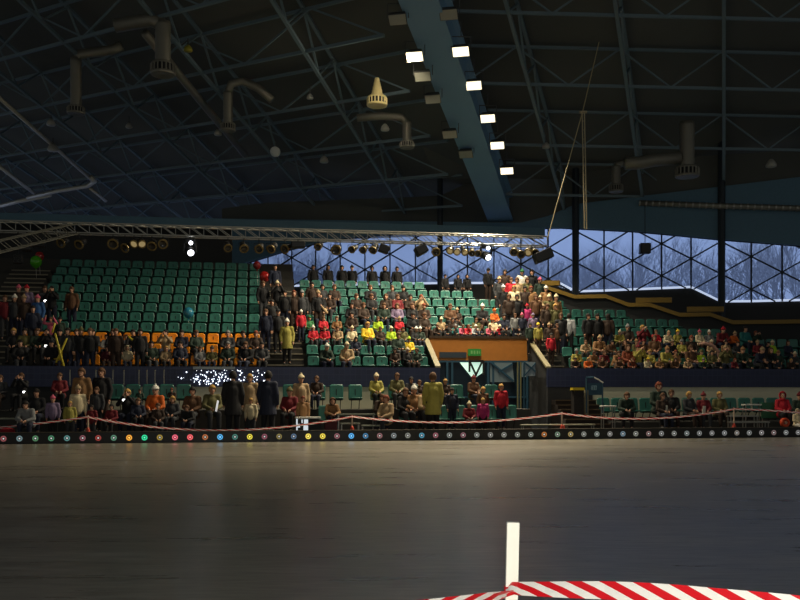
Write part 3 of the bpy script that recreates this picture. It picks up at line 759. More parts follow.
# ------------------------------------------------------------------ walk-in opening under the orange fascia
vb = 6.52
fo = empty('entrance_fascia', W((VL+VRt)/2, vb, 2.83), TH, 'orange-brown panel over the walk-in opening of the middle stand', 'fascia')
ua, ub = U(429, vb), U(527, vb); uc = (VL+VRt)/2
zt_, zb_ = Z(480, 338.5, vb), Z(480, 360.5, vb)
b = NB(); box(b, (ua-uc, -.06, zb_-2.83), (ub-uc, .1, zt_-2.83)); obj('panel', b, M_wood, fo)
b = NB(); box(b, (ua-uc, -.1, zt_-2.83), (ub-uc, .12, zt_-2.83+.09)); obj('cap_rail', b, mat('dark_wood', '3a2a18', .6), fo)
b = NB(); box(b, (U(439, vb)-uc, -.1, Z(450, 357.8, vb)-2.83), (U(466, vb)-uc, -.06, Z(450, 352.2, vb)-2.83)); obj('display_strip', b, mat('grey_display', '39424a', .3), fo)
gs = empty('exit_sign', W(U(474.5, vb-.12), vb-.12, Z(474, 352.5, vb)), TH, 'small green sign on the orange panel over the opening', 'sign')
w_, h_ = .27, .14
b = NB(); box(b, (-w_, -.03, -h_), (w_, .03, h_)); obj('case', b, mat('exit_green', '2f7d34', .4, emit='2f8a3a', es=.12), gs)
b = NB()
for xx in (-.16, -.04, .08): box(b, (xx, -.036, -.07), (xx+.07, -.03, .07))
bar(b, (.2, -.033, -.06), (.2, -.033, .06), .02); obj('marks', b, mat('sign_mark', '79b36a', .5), gs)
# side parapets of the opening
for uu, l in ((VL, 'sloping pale-edged side parapet of the opening, beside the empty middle seats'), (VRt, 'sloping pale-edged side parapet of the opening, beside the crowded stairs')):
    p = empty('opening_parapet', W(uu, 4.2, 0), TH, l, 'parapet')
    s_ = -.12 if uu == VL else 0.
    b = NB(); q = [(s_, 0, .0), (s_, vb-4.2, 0), (s_, vb-4.2, 3.62), (s_, 0, 2.46)]; prism(b, q, (.12, 0, 0)); obj('side', b, M_darkwall, p)
    b = NB(); q = [(s_-.04, -.05, 2.46), (s_-.04, vb-4.2, 3.62), (s_-.04, vb-4.2, 3.70), (s_-.04, -.05, 2.54)]; prism(b, q, (.2, 0, 0)); obj('coping', b, mat('coping_olive', '7e7656', .6, noise=.1), p)
# glazed screen at the back of the opening
en = empty('entrance_screen', W(uc, vb-.1, .06), TH, 'dark blue glazed screen with crossed bars at the back of the walk-in opening', 'glazed screen')
def e(px, py, dv=0.): return Vector((U(px, vb-.1+dv)-uc, dv, Z(px, py, vb-.1+dv)-.06))
b = NB(); box(b, (ua-uc-.3, .06, 0), (ub-uc+.3, .12, zb_)); obj('back_panel', b, mat('dark_blue_glass', '10202c', .2), en)
b = NB()
for px in (431, 447, 452, 488, 493, 518, 527):
    bar(b, e(px, 361), Vector((U(px, vb-.1)-uc, 0, 0)), .06)
bar(b, e(430, 361.5), e(528, 361.5), .05); bar(b, e(430, 397), e(528, 397), .04)
obj('post', b, M_bluepaint, en)
b = NB(); prism(b, [e(459, 361.5), e(484, 361.5), e(482, 373), e(473, 379)], (0, -.03, 0)); obj('lit_pane', b, mat('lit_corridor', 'cfe8d8', .4, emit='c8f0dc', es=.85), en)
b = NB()
for p_, q_ in (((469, 361), (476, 376)), ((482, 361), (474, 378)), ((469, 361), (469, 372)), ((469, 361), (483, 361)), ((483, 361), (483, 375))): bar(b, e(*p_)+Vector((0, -.08, 0)), e(*q_)+Vector((0, -.08, 0)), .05)
obj('crossed_bars', b, M_black, en)
for pl in ([(490, 362), (512, 362), (514, 382), (490, 382)], [(521, 362), (527, 362), (527, 377), (521, 377)]):
    b = NB(); prism(b, [e(*x_) for x_ in pl], (0, -.03, 0)); obj('grey_pane', b, mat('grey_pane', '6c7b80', .3, emit='5a6a72', es=.05), en)
b = NB()
for p_, q_ in (((490, 362), (513, 381)), ((512, 364), (498, 372))): bar(b, e(*p_)+Vector((0, -.07, 0)), e(*q_)+Vector((0, -.07, 0)), .05)
obj('brace', b, M_bluepaint, en)
# grey window beside the stairs, in the side wall
# tall pale twin pole in the opening
tpx = empty('door_post', W(U(519, 4.6), 4.6, .06), TH, 'pale twin post standing in the opening beside the red-coated child', 'post')
for s_ in (-.05, .07):
    b = NB(); bar(b, (s_, 0, 0), (s_, 0, Z(519, 362, 4.6)-.06), .03, 8); obj('post', b, mat('pale_post', '8e8a62', .4, .3), tpx)
b = NB(); box(b, (-.14, -.1, 0), (.16, .1, .04)); obj('foot', b, M_black, tpx)
ls = empty('lattice_screen', W(U(534, 5.6), 5.6, 1.0), TH, 'pale glazed lattice panel under the sloping parapet by the crowded stairs', 'glazed panel')
zz0, zz1 = Z(534, 376, 5.6)-1., Z(534, 362, 5.6)-1.
b = NB(); box(b, (-.42, -.02, zz0), (.26, .02, zz1)); obj('pane', b, mat('pale_pane', '7f8c90', .3, emit='6a7880', es=.08), ls)
b = NB(); bar(b, (-.42, -.04, zz1), (.26, -.04, zz0), .04); bar(b, (-.42, -.04, zz0), (.1, -.04, zz1), .03); bar(b, (-.42, -.04, -1.), (-.42, -.04, zz1), .035); bar(b, (.26, -.04, -1.), (.26, -.04, zz1), .035); obj('bars', b, M_bluepaint, ls)

# side stairs, gate, yellow board
st = empty('side_stairs', W(0, 0, 0), TH, 'dark wooden steps rising into the corner below the tiled wall', 'stairs')
b = NB()
for i in range(7): box(b, (6.45, 1.9+i*.28, .0), (8.05, 4.05, .24+i*.17))
obj('steps', b, mat('stair_wood', '2d231c', .8, noise=.2), st); st.location = W(0, 0, 0)
b = NB()
for i in range(7): box(b, (6.45, 1.88+i*.28, .21+i*.17), (8.05, 1.93+i*.28, .25+i*.17))
obj('nosing', b, mat('worn_nosing', '5a4a34', .7), st)
def vbox(name, px0, px1, py0, py1, v, depth, m, label, cat, parent=None, bev=0.):
    """box whose front lies at depth v and spans the given outline"""
    u0_, u1_ = U(px0, v), U(px1, v); z0_, z1_ = Z((px0+px1)/2, py1, v), Z((px0+px1)/2, py0, v); um = (u0_+u1_)/2
    b = NB(); box(b, (u0_-um, 0, 0), (u1_-um, depth, z1_-z0_), bev=bev)
    o = obj(name, b, m, parent, loc=W(um, v, z0_), rz=TH)
    return tag(o, label, cat) if label else o
vbox('yellow_board', 573, 584.5, 387.6, 390.2, 2.6, .3, mat('bright_yellow', 'd0b41e', .5), 'bright yellow board topping a dark cupboard beside the stair corner', 'board')
vbox('dark_cupboard', 574, 584, 390, 415, 2.65, .3, mat('dark_cupboard', '1a1614', .7), 'dark cupboard under the bright yellow board', 'cupboard')
vbox('cream_pillar', 585, 588.5, 390, 416, 2.7, .25, mat('cream_pillar', '8d866e', .8), 'narrow cream pillar beside the blue gate', 'pillar')
gt = empty('blue_gate', W(U(595.5, 2.7), 2.7, .8), TH, 'blue gate panel with a number plate and a bent white handrail', 'gate')
def g(px, py, dv=0.): return Vector((U(px, 2.7+dv)-U(595.5, 2.7), dv, Z(px, py, 2.7+dv)-.8))
b = NB(); prism(b, [g(587, 395), g(602.5, 395), g(602.5, 383), g(587, 383)], (0, .05, 0)); obj('panel', b, M_bluepaint, gt)
b = NB()
for p_, q_ in (((586.5, 413), (586.5, 377.5)), ((586.5, 377.5), (594, 377.5)), ((602.5, 413), (602.5, 383))): bar(b, g(*p_), g(*q_), .03, 6)
obj('frame', b, M_bluepaint, gt)
b = NB(); tube(b, [g(594, 377.5), g(599, 380), (g(603, 382.8))], .028, 6); obj('handrail', b, M_white, gt)
b = NB(); prism(b, [g(591.5, 390), g(596.5, 390), g(596.5, 385.5), g(591.5, 385.5)], (0, -.02, 0)); obj('number_plate', b, mat('plate_blue', '7fa0b0', .5), gt)
cu = bpy.data.curves.new('number', 'FONT'); cu.body = '21'; cu.size = .17; cu.align_x = 'CENTER'; cu.extrude = .003
tmp = bpy.data.objects.new('number', cu); COL.objects.link(tmp)
nm_ = bpy.data.meshes.new_from_object(tmp.evaluated_get(bpy.context.evaluated_depsgraph_get())); bpy.data.objects.remove(tmp); bpy.data.curves.remove(cu)
nm_.materials.clear(); nm_.materials.append(mat('plate_dark', '16303f', .5)); tx = obj('number', nm_, None, gt)
tx.location = g(594, 389.5)+Vector((0, -.03, 0)); tx.rotation_euler = (math.pi/2, 0, 0)

# benches, table frames and boxes on the lower floor
def frame_bench(px0, px1, pyt, v, zf, label, m=None, top=True):
    u0_, u1_ = U(px0, v), U(px1, v); um = (u0_+u1_)/2; zt = Z((px0+px1)/2, pyt, v)-zf; w = (u1_-u0_)/2
    o = empty('frame_bench', W(um, v, zf), TH, label, 'bench')
    b = NB(); box(b, (-w, -.14, zt-.05), (w, .14, zt), bev=.008); obj('bench_top', b, m or mat('grey_bench', '6f7468', .5), o)
    for sx in (-1, 1):
        b = NB(); bar(b, (sx*(w-.05), -.1, 0), (sx*(w-.05), -.1, zt-.04), .02); bar(b, (sx*(w-.05), .1, 0), (sx*(w-.05), .1, zt-.04), .02); bar(b, (sx*(w-.05), -.1, .05), (sx*(w-.05), .1, .05), .02); obj('leg', b, M_alu, o)
frame_bench(337, 375, 413.8, 1.2, .02, 'long grey bench below the two empty seats, behind the tape')
frame_bench(340, 360, 423, .75, .02, 'low grey crate-like bench behind the barrier beside the red box')
frame_bench(361, 382, 425, .75, .02, 'low grey bench behind the barrier beside the leaning woman')
frame_bench(521, 594, 424.2, .8, .02, 'long low pale bench at the foot of the stair corner', mat('pale_bench', '8b8a72', .6))
frame_bench(601, 615, 405.5, 1.3, .22, 'white-topped small bench beside the dark-coated man below the gate', M_white)
frame_bench(728, 757, 415.5, .9, .02, 'pale low bench behind the coned tape post', M_alu)
frame_bench(729, 768, 421.5, .55, .02, 'lower pale bench nearest the barrier behind the coned tape post', M_alu)
frame_bench(743, 762, 404, 1.5, .22, 'white-topped bench below the cream band beside the green board', M_white)
frame_bench(-6, 20, 418, .9, .02, 'pale bench in the dark corner beside the man in grey')
vbox('green_board', 762, 778, 402.5, 418, 1.35, .06, mat('board_green', '2c6a48', .5), 'upright green board standing behind the person in red', 'board')
hr = empty('hose_reel', W(U(783.5, .6), .6, Z(783, 422.5, .6)), TH, 'round orange reel standing in front of the person in red', 'reel')
b = NB(); lathe(b, [(.09, 0), (.155, 0), (.165, .05), (.165, .1), (.155, .15), (.09, .15), (.09, 0)], 20, aim((0, -1, 0))); obj('rim', b, mat('reel_orange', 'd84a20', .5), hr, True)
b = NB(); lathe(b, [(.05, -.01), (.05, .17), (0, .17)], 12, aim((0, -1, 0)));
for k in range(4): a_ = math.pi/4+k*math.pi/2; bar(b, (.04*math.cos(a_), -.08, .04*math.sin(a_)), (.11*math.cos(a_), -.08, .11*math.sin(a_)), .018)
obj('hub', b, mat('reel_pale', 'c89a80', .5), hr)
b = NB(); box(b, (-.12, -.12, -Z(783, 422.5, .6)+.03), (.12, -.03, -.15)); obj('stand', b, M_black, hr)
dk = empty('mixing_table', W(U(309, .7), .7, .02), TH, 'black equipment table with white top edge and a lit white panel', 'table')
def dkp(px, py): return Vector((U(px, .7)-U(309, .7), 0, Z(px, py, .7)-.02))
b = NB(); box(b, (dkp(295.5, 0).x, -.05, dkp(300, 418.8).z), (dkp(321, 0).x, .55, dkp(300, 417.2).z)); obj('table_top', b, M_white, dk)
b = NB(); box(b, (dkp(308.5, 0).x, 0, 0), (dkp(322, 0).x, .5, dkp(300, 420).z), bev=.02); obj('case', b, M_black, dk)
M_panel = mat('lit_panel', 'e8f0f4', .4, emit='dfeaf2', es=.7)
b = NB(); box(b, (dkp(296, 0).x, .0, 0), (dkp(308.3, 0).x, .5, dkp(300, 418.9).z)); obj('rack', b, mat('rack_dark', '14161a', .5), dk)
for x0_, x1_, y0_, y1_ in ((296.2, 297.6, 418.5, 431), (297.6, 300, 424, 427.5), (304, 308, 419.5, 424.5), (303.5, 308, 425.5, 430.5), (301.5, 302.6, 419.5, 423)):
    b = NB(); box(b, (dkp(x0_, 0).x, -.015, dkp(300, y1_).z), (dkp(x1_, 0).x, .0, dkp(300, y0_).z)); obj('lit_panel', b, M_panel, dk)
vbox('red_box', 325, 337, 421, 434, .6, .35, mat('dark_red_box', '5a141c', .6), 'dark red box on the floor beside the black equipment table', 'box', bev=.02)
vbox('white_crate', 574, 578, 420, 431, .45, .2, mat('pale_orange_crate', 'b07a58', .6), None, None) if False else None
cr_ = empty('small_cone', W(U(563.5, .45), .45, .02), TH, 'small orange and white cone on the pale bench edge behind the barrier', 'cone')
b = NB(); box(b, (-.13, -.13, 0), (.13, .13, .03)); obj('base', b, M_white, cr_)
b = NB(); lathe(b, [(.1, .03), (.03, .42), (0, .43)], 14); obj('cone', b, M_cone, cr_, True)
# red fabric heap and shoe bags near the corner
def heap(px, py, v, w, h, col, label, z=.02, seed=0):
    r_ = random.Random(seed); b = NB(); sc = ray_t(px, v)/F
    vs_ = ball(b, (0, 0, h*sc*.45), 1, 16, 10, (w/2*sc, .22, h*sc*.55))
    for v_ in vs_: v_.co += Vector((r_.uniform(-1, 1), r_.uniform(-1, 1), r_.uniform(-.6, .6)))*.025; v_.co.z = max(0, v_.co.z)
    o = obj('cloth_bag', b, mat('bag_'+col, col, .8, noise=.2), None, True, loc=W(U(px, v), v, z), rz=TH); return tag(o, label, 'bag')
heap(47, 433, .5, 16, 9, '9c2028', 'red cloth bag on the floor beside the pink-hatted child', seed=1)
heap(7, 424, .7, 16, 7, '9c1c2a', 'red cloth bundle lying in the dark corner behind the tape', .25, seed=2)
heap(636, 426, .6, 10, 7, '7a2030', 'dark red bag on the floor below the seated dark-coated people', seed=3)
heap(660, 423, .7, 14, 6, '8a7a30', 'yellowish bag with white straps on the floor before the tall dark-coated person', .1, seed=5)
heap(707, 426, .6, 12, 8, '7c1c2a', 'dark red bag on the floor behind the coned tape post', seed=4)
heap(593, 427, .6, 12, 5, '6e3a26', 'brown bag on the floor beside the end of the long pale bench', seed=6)

# light net on the tiled wall
o = empty('light_net', W(0, 4.0, 0), TH, 'glittering white light net on the tiled wall below the orange seats', 'light net'); o['kind'] = 'stuff'
b = NB(); r_ = random.Random(5)
for i in range(140):
    px = r_.triangular(170, 268, 222) if i > 40 else r_.uniform(196, 268); py = r_.uniform(370, 384.5) if px > 185 else r_.uniform(374, 380)
    p = (U(px, 4.), 0, Z(px, py, 4.)); ball(b, p, r_.uniform(.008, .028), 6, 4)
obj('bulbs', b, mat('net_bulb', 'ffffff', .4, emit='e6f0ff', es=2.6), o)
b = NB()
for px in range(168, 270, 7):
    bar(b, (U(px, 4.), .02, Z(px, 369, 4.)), (U(px, 4.), .02, Z(px, 385, 4.)), .006)
for py in range(370, 386, 4): bar(b, (U(168, 4.), .02, Z(168, py, 4.)), (U(268, 4.), .02, Z(268, py, 4.)), .006)
obj('wires', b, M_black, o)
vbox('pale_shelf', 193, 235, 366.6, 369.3, 3.98, .1, mat('pale_shelf', '8f9aa2', .5), 'pale ledge on the parapet above the glittering light net', 'ledge')
# thin rail posts on the tiled wall
rl = empty('wall_railing', W(0, 3.98, 0), TH, 'row of thin steel rail posts along the tiled wall below the orange seats', 'railing')
for px in (70, 96, 113, 124, 139, 147, 155, 164):
    b = NB(); bar(b, (U(px, 3.98), 0, Z(px, 385, 3.98)), (U(px, 3.98), 0, Z(px, 370, 3.98)), .014, 6); ball(b, (U(px, 3.98), 0, Z(px, 370.5, 3.98)), .028, 8, 6); obj('post', b, M_chrome, rl)
# balloons
def balloon(px, py, d, t, col, label, drop):
    c = at(px, py, t); r = d/2*t/F; o = empty('balloon', c, 0, label, 'balloon')
    b = NB(); vv = ball(b, (0, 0, 0), r, 18, 14, (1, 1, 1.12))
    for v_ in vv:
        if v_.co.z < 0: f = 1-.25*(-v_.co.z/r)**2; v_.co.x *= f; v_.co.y *= f
    obj('skin', b, mat('balloon_'+col, col, .2, coat=.4), o, True)
    b = NB(); lathe(b, [(.03, -.05), (.012, 0), (0, 0)], 8, Matrix.Translation((0, 0, -r*1.12))); obj('knot', b, mat('balloon_'+col, col), o)
    b = NB(); tube(b, [(0, 0, -r*1.15), (.03, 0, -r*1.15-drop*.5), (0, 0, -r*1.15-drop)], .006, 5); obj('string', b, M_white, o)
balloon(36, 262, 11.5, 39., '4fae22', 'green balloon floating above the corner stairs', 1.1); balloon(39.5, 256.5, 9, 39.4, 'a02a2a', 'dull red balloon behind the green one', 1.2)
balloon(188.5, 313, 10.5, 35.6, '2a7f9c', 'blue balloon floating before the teal seats', .9)
balloon(264.5, 277, 10.5, 39., 'b02420', 'red balloon above the stair aisle beside the window', 1.3); balloon(257, 265.5, 8, 39.6, '7c1a1c', 'dark red balloon beside and above the brighter red one', 1.5)
# ------------------------------------------------------------------ people
def evaluated(o):
    dg = bpy.context.evaluated_depsgraph_get(); dg.update()
    return bpy.data.meshes.new_from_object(o.evaluated_get(dg))
def remeshed(bm, name, vox, smooth=2, adapt=0.):
    me = bpy.data.meshes.new(name); bm.to_mesh(me); bm.free()
    o = bpy.data.objects.new(name, me); COL.objects.link(o)
    m = o.modifiers.new('r', 'REMESH'); m.mode = 'VOXEL'; m.voxel_size = vox
    if smooth:
        s = o.modifiers.new('s', 'SMOOTH'); s.factor = .5; s.iterations = smooth
    r = evaluated(o); bpy.data.objects.remove(o); bpy.data.meshes.remove(me)
    r.name = name; r.materials.clear(); r.polygons.foreach_set('use_smooth', [True]*len(r.polygons))
    return r
def capsule(bm, p, q, r1, r2=None):
    r2 = r1 if r2 is None else r2
    bar(bm, p, q, r1, 10, r2); ball(bm, p, r1*1.0, 10, 8); ball(bm, q, r2*1.0, 10, 8)
def V(*a): return Vector(a)
def mir(p, s): return Vector((p.x*s, p.y, p.z))
M_skin = mat('skin', 'c4957a', .6); M_eye = mat('eye_dark', '1a1412', .3); M_lip = mat('lips', '8a4a44', .5)
M_boot = mat('boots_dark', '18181a', .5)
POSE = {
 'stand': dict(pel=V(0, 0, .95), ch=V(0, 0, 1.24), nk=V(0, .01, 1.43), hd=V(0, -.025, 1.59), sh=V(.17, 0, 1.385), el=V(.235, .02, 1.12), wr=V(.22, -.07, .89), fi=V(0, -.3, -1), kn=V(.1, -.01, .5), an=V(.1, .02, .09), hip=V(.09, 0, .93)),
 'sit': dict(pel=V(0, .0, .55), ch=V(0, -.02, .83), nk=V(0, -.02, 1.03), hd=V(0, -.055, 1.19), sh=V(.165, -.02, .985), el=V(.235, -.10, .74), wr=V(.09, -.32, .67), fi=V(-.4, -.8, -.3), kn=V(.12, -.45, .53), an=V(.12, -.47, .09), hip=V(.09, 0, .53)),
 'lean': dict(pel=V(0, .0, .55), ch=V(0, -.14, .80), nk=V(0, -.25, .98), hd=V(0, -.33, 1.11), sh=V(.165, -.23, .94), el=V(.24, -.34, .70), wr=V(.08, -.50, .66), fi=V(-.5, -.7, -.3), kn=V(.14, -.45, .53), an=V(.13, -.43, .09), hip=V(.09, 0, .53)),
 'photo': dict(pel=V(0, .0, .55), ch=V(0, -.02, .83), nk=V(0, -.02, 1.03), hd=V(0, -.05, 1.19), sh=V(.165, -.02, .985), el=V(.25, -.20, .86), wr=V(.07, -.33, 1.10), fi=V(-.4, -.2, .9), kn=V(.12, -.45, .53), an=V(.12, -.47, .09), hip=V(.09, 0, .53)),
 'raise': dict(pel=V(0, 0, .95), ch=V(0, 0, 1.24), nk=V(0, .01, 1.43), hd=V(0, -.025, 1.59), sh=V(.17, 0, 1.385), el=V(.30, -.12, 1.42), wr=V(.20, -.20, 1.66), fi=V(-.2, 0, 1), kn=V(.1, -.01, .5), an=V(.1, .02, .09), hip=V(.09, 0, .93)),
 'photostand': dict(pel=V(0, 0, .95), ch=V(0, 0, 1.24), nk=V(0, .01, 1.43), hd=V(0, -.025, 1.59), sh=V(.17, 0, 1.385), el=V(.25, -.18, 1.24), wr=V(.07, -.33, 1.48), fi=V(-.4, -.2, .9), kn=V(.1, -.01, .5), an=V(.1, .02, .09), hip=V(.09, 0, .93)),
}
PEOPLE = {}
def make_figure(pose, longcoat=False):
    P = POSE[pose]; sit = pose in ('sit', 'lean', 'photo')
    h = P['hd']; up = (h-P['nk']).normalized()
    b = NB()
    capsule(b, P['pel'], P['ch'], .13, .135); capsule(b, P['ch'], P['nk']-up*.06, .13, .09); capsule(b, P['nk']-up*.08, h-up*.02, .055, .052)
    ball(b, h, 1, 16, 12, (.074, .093, .112)); ball(b, h+V(0, -.03, -.055), 1, 12, 10, (.055, .062, .058))
    capsule(b, h+V(0, -.088, .01), h+V(0, -.106, -.022), .009, .014); ball(b, h+V(0, -.09, -.082), .018)
    for s in (1, -1):
        sh, el, wr, kn, an, hip = [mir(P[k], s) for k in ('sh', 'el', 'wr', 'kn', 'an', 'hip')]
        ball(b, h+V(.078*s, .01, -.005), 1, 8, 6, (.012, .022, .032))
        capsule(b, P['nk']-up*.06, sh, .06, .058); capsule(b, sh, el, .052, .042); capsule(b, el, wr, .042, .028)
        fi = Vector((P['fi'].x*s, P['fi'].y, P['fi'].z)).normalized(); palm = wr+fi*.06
        capsule(b, wr, palm, .028, .036)
        capsule(b, hip, kn, .088, .060); capsule(b, kn, an, .060, .04)
        capsule(b, an+V(0, .02, -.03), an+V(.01*s, -.15, -.045), .045, .036)
    body = remeshed(b, 'person', .016, 1)
    bm = NB(); bm.from_mesh(body)
    for f in bm.faces:                                       # eyes and lips are areas of the one body surface
        c = f.calc_center_median()-h; f.material_index = 0
        if c.y < -.06:
            if abs(abs(c.x)-.032) < .015 and abs(c.z-.012) < .010: f.material_index = 1
            elif abs(c.x) < .026 and abs(c.z+.052) < .009: f.material_index = 2
    for s in (1, -1):                                        # five fingers rooted in each palm
        wr = mir(P['wr'], s); fi = Vector((P['fi'].x*s, P['fi'].y, P['fi'].z)).normalized()
        ax = fi.cross(V(s, 0, 0)); ax = ax.normalized() if ax.length > .1 else V(0, 1, 0); nrm = fi.cross(ax).normalized()
        for i, ln in enumerate((.062, .074, .08, .070)):
            root = wr+fi*.075+ax*(.012*(i*1.0-1.5)*1.3)
            tube(bm, [root, root+fi*ln*.5-nrm*.004*s, root+fi*ln*.9-nrm*.02*s], [.0095, .009, .007], 5)
        r0 = wr+fi*.03-ax*.03; tube(bm, [r0, r0+fi*.03-ax*.02, r0+fi*.06-ax*.024], [.012, .0105, .008], 5)
    for f in bm.faces: f.smooth = True
    bm.to_mesh(body); bm.free()
    for m in (M_skin, M_eye, M_lip): body.materials.append(m)
    # coat
    b = NB(); up0 = V(0, 0, 1)
    if longcoat:
        capsule(b, P['pel']+V(0, 0, .12), P['ch'], .165, .17); bar(b, P['pel']+V(0, 0, -.33), P['pel']+V(0, 0, .14), .225, 14, .165)
    else:
        capsule(b, P['pel'], P['ch'], .172, .172)
    capsule(b, P['ch'], P['nk']-up*.05, .17, .105); bar(b, P['nk']-up*.08, P['nk']+up*.035, .085, 12, .078)
    for s in (1, -1):
        sh, el, wr, hip, kn = [mir(P[k], s) for k in ('sh', 'el', 'wr', 'hip', 'kn')]
        capsule(b, P['nk']-up*.07, sh, .085, .085); capsule(b, sh, el, .078, .066); capsule(b, el, wr-(wr-el)*.04, .064, .05)
        if sit: capsule(b, hip, hip+(kn-hip)*.25, .12, .11)
    coat = remeshed(b, 'coat', .02, 2); coat.materials.append(M_black)
    b = NB()
    for s in (1, -1):
        hip, kn, an = [mir(P[k], s) for k in ('hip', 'kn', 'an')]
        capsule(b, P['pel']-V(0, 0, .02), hip, .125, .11); capsule(b, hip, kn, .105, .08); capsule(b, kn, an+V(0, 0, .07), .078, .062)
    tr = remeshed(b, 'trousers', .02, 2); tr.materials.append(M_black)
    b = NB()
    for s in (1, -1):
        an = mir(P['an'], s); capsule(b, an+V(0, .02, .06), an+V(0, .02, -.03), .056, .055); capsule(b, an+V(0, .02, -.035), an+V(.01*s, -.16, -.045), .05, .043)
        ball(b, an+V(0, .03, -.05), .042)
    bt = remeshed(b, 'boots', .018, 1); bt.materials.append(M_boot)
    return dict(body=body, coat=coat, trousers=tr, boots=bt, head=h, nk=P['nk'])
def shell(fn_keep, c, r, th=.014, extra=None, name='hat'):
    b = NB(); ball(b, c, 1, 20, 14, r)
    dead = [f for f in b.faces if not fn_keep(f.calc_center_median()-c)]
    bmesh.ops.delete(b, geom=dead, context='FACES')
    res = bmesh.ops.solidify(b, geom=b.faces[:], thickness=-th)
    if extra: extra(b)
    return mesh_of(b, name, [M_black, M_black], True)
def headwear(kind, h):
    c = h+V(0, .004, .012)
    if kind == 'short': return 'hair', shell(lambda d: (d.z > .035 or d.y > -.025) and d.z > -.07, c, (.084, .103, .116))
    if kind == 'long':
        def ex(b): ball(b, c+V(0, .065, -.11), 1, 14, 10, (.085, .05, .12))
        return 'hair', shell(lambda d: (d.z > .04 or d.y > -.035), c, (.088, .106, .118), extra=ex)
    if kind == 'beanie':
        def ex(b):
            lathe(b, [(.086, -.02), (.098, -.02), (.1, .02), (.088, .025)], 18, Matrix.Translation(c+V(0, 0, .035)) @ Matrix.Diagonal((1, 1.17, 1, 1))); ball(b, c+V(0, .01, .145), .036, 10, 8)
        return 'hat', shell(lambda d: d.z > .03, c, (.090, .108, .130), extra=ex)
    if kind == 'hood':
        def ex(b): lathe(b, [(.09, -.03), (.12, -.045), (.11, -.01), (.085, .02)], 18, Matrix.Translation(c+V(0, .02, -.12)))
        return 'hood', shell(lambda d: (d.y > -.045 or d.z > .085) , c, (.108, .122, .134), extra=ex)
    if kind == 'cap':
        def ex(b): ball(b, c+V(0, -.10, .045), 1, 12, 8, (.065, .07, .01))
        return 'cap', shell(lambda d: d.z > .035, c, (.088, .106, .120), extra=ex)
HEAD = {}
def figure(pose, longcoat):
    k = (pose, longcoat)
    if k not in PEOPLE:
        PEOPLE[k] = make_figure(pose, longcoat)
        for hk in ('short', 'long', 'beanie', 'hood', 'cap'): HEAD[k, hk] = headwear(hk, PEOPLE[k]['head'])
    return PEOPLE[k]
CL = {  # colour words -> paint
 'black': '15161a', 'dark navy': '1a2136', 'dark grey': '34363a', 'dark brown': '33241b', 'brown': '5c3f28', 'dark green': '22342a', 'olive': '5d5a34', 'yellow-olive': '9a9244', 'beige': 'a88f6c', 'cream': 'd6c8a4', 'white': 'e2dfd4', 'grey': '7d7f80',
 'red': 'b81a2c', 'dark red': '6a1620', 'pink': 'd0607a', 'magenta': 'b02c6a', 'orange': 'd0641e', 'yellow': 'e0c030', 'lime': 'a8c828', 'teal': '1f6a6a', 'blue': '2f5a92', 'lilac': '7a6a86', 'tan': '8f6a44', 'maroon': '501422', 'blond': 'b8904e', 'dark': '1c1714', 'green': '2f7040', 'pale grey': 'b0b4b8', 'reddish': '7a3a22', 'navy': '1c2848'}
def cmat(c): return mat('cloth_'+c.replace(' ', '_'), CL[c], .85, noise=.18, scale=14)
def paint(o, i, m):
    o.material_slots[i].link = 'OBJECT'; o.material_slots[i].material = m
CROWD = []
TROU = ['black', 'dark navy', 'dark grey', 'dark navy', 'dark brown']
def person(u, v, z, pose, size, coat, hk, hc, where, row=None, long=False, rz_=None, trousers=None, extra='', group=None, top=None):
    """size 1 = adult; where = landmark phrase, {n} takes the place in its row; top: measured height of the head top above z"""
    fg = figure(pose, long)
    s = size if top is None else top/(fg['head'].z+.125)
    body = obj('person', fg['body']); body.location = W(u, v, z); body.rotation_euler = (0, 0, TH+(R.uniform(-.3, .3) if rz_ is None else rz_)); body.scale = (s, s, s)
    def ch(nm, me, m):
        o = obj(nm, me, None, body)
        for i in range(len(o.material_slots)): paint(o, i, m)
        return o
    c = ch('coat', fg['coat'], cmat(coat)); t = ch('trousers', fg['trousers'], cmat(trousers or R.choice(TROU))); ch('boots', fg['boots'], M_boot)
    nm, me = HEAD[(pose, long), hk]; ch(nm, me, cmat(hc))
    if size < .85:                                           # children: larger heads come from a shorter body
        pass
    who = 'child' if size < .85 else 'adult'
    wear = {'short': '%s hair', 'long': 'long hair', 'beanie': '%s hat', 'hood': '%s hood', 'cap': '%s cap'}[hk]
    wear = wear % hc if '%s' in wear else wear
    body['category'] = 'person'
    CROWD.append(dict(o=body, who=who, coat=coat, wear=wear, where=where, row=row, u=u, group=group, extra=extra))
    return body

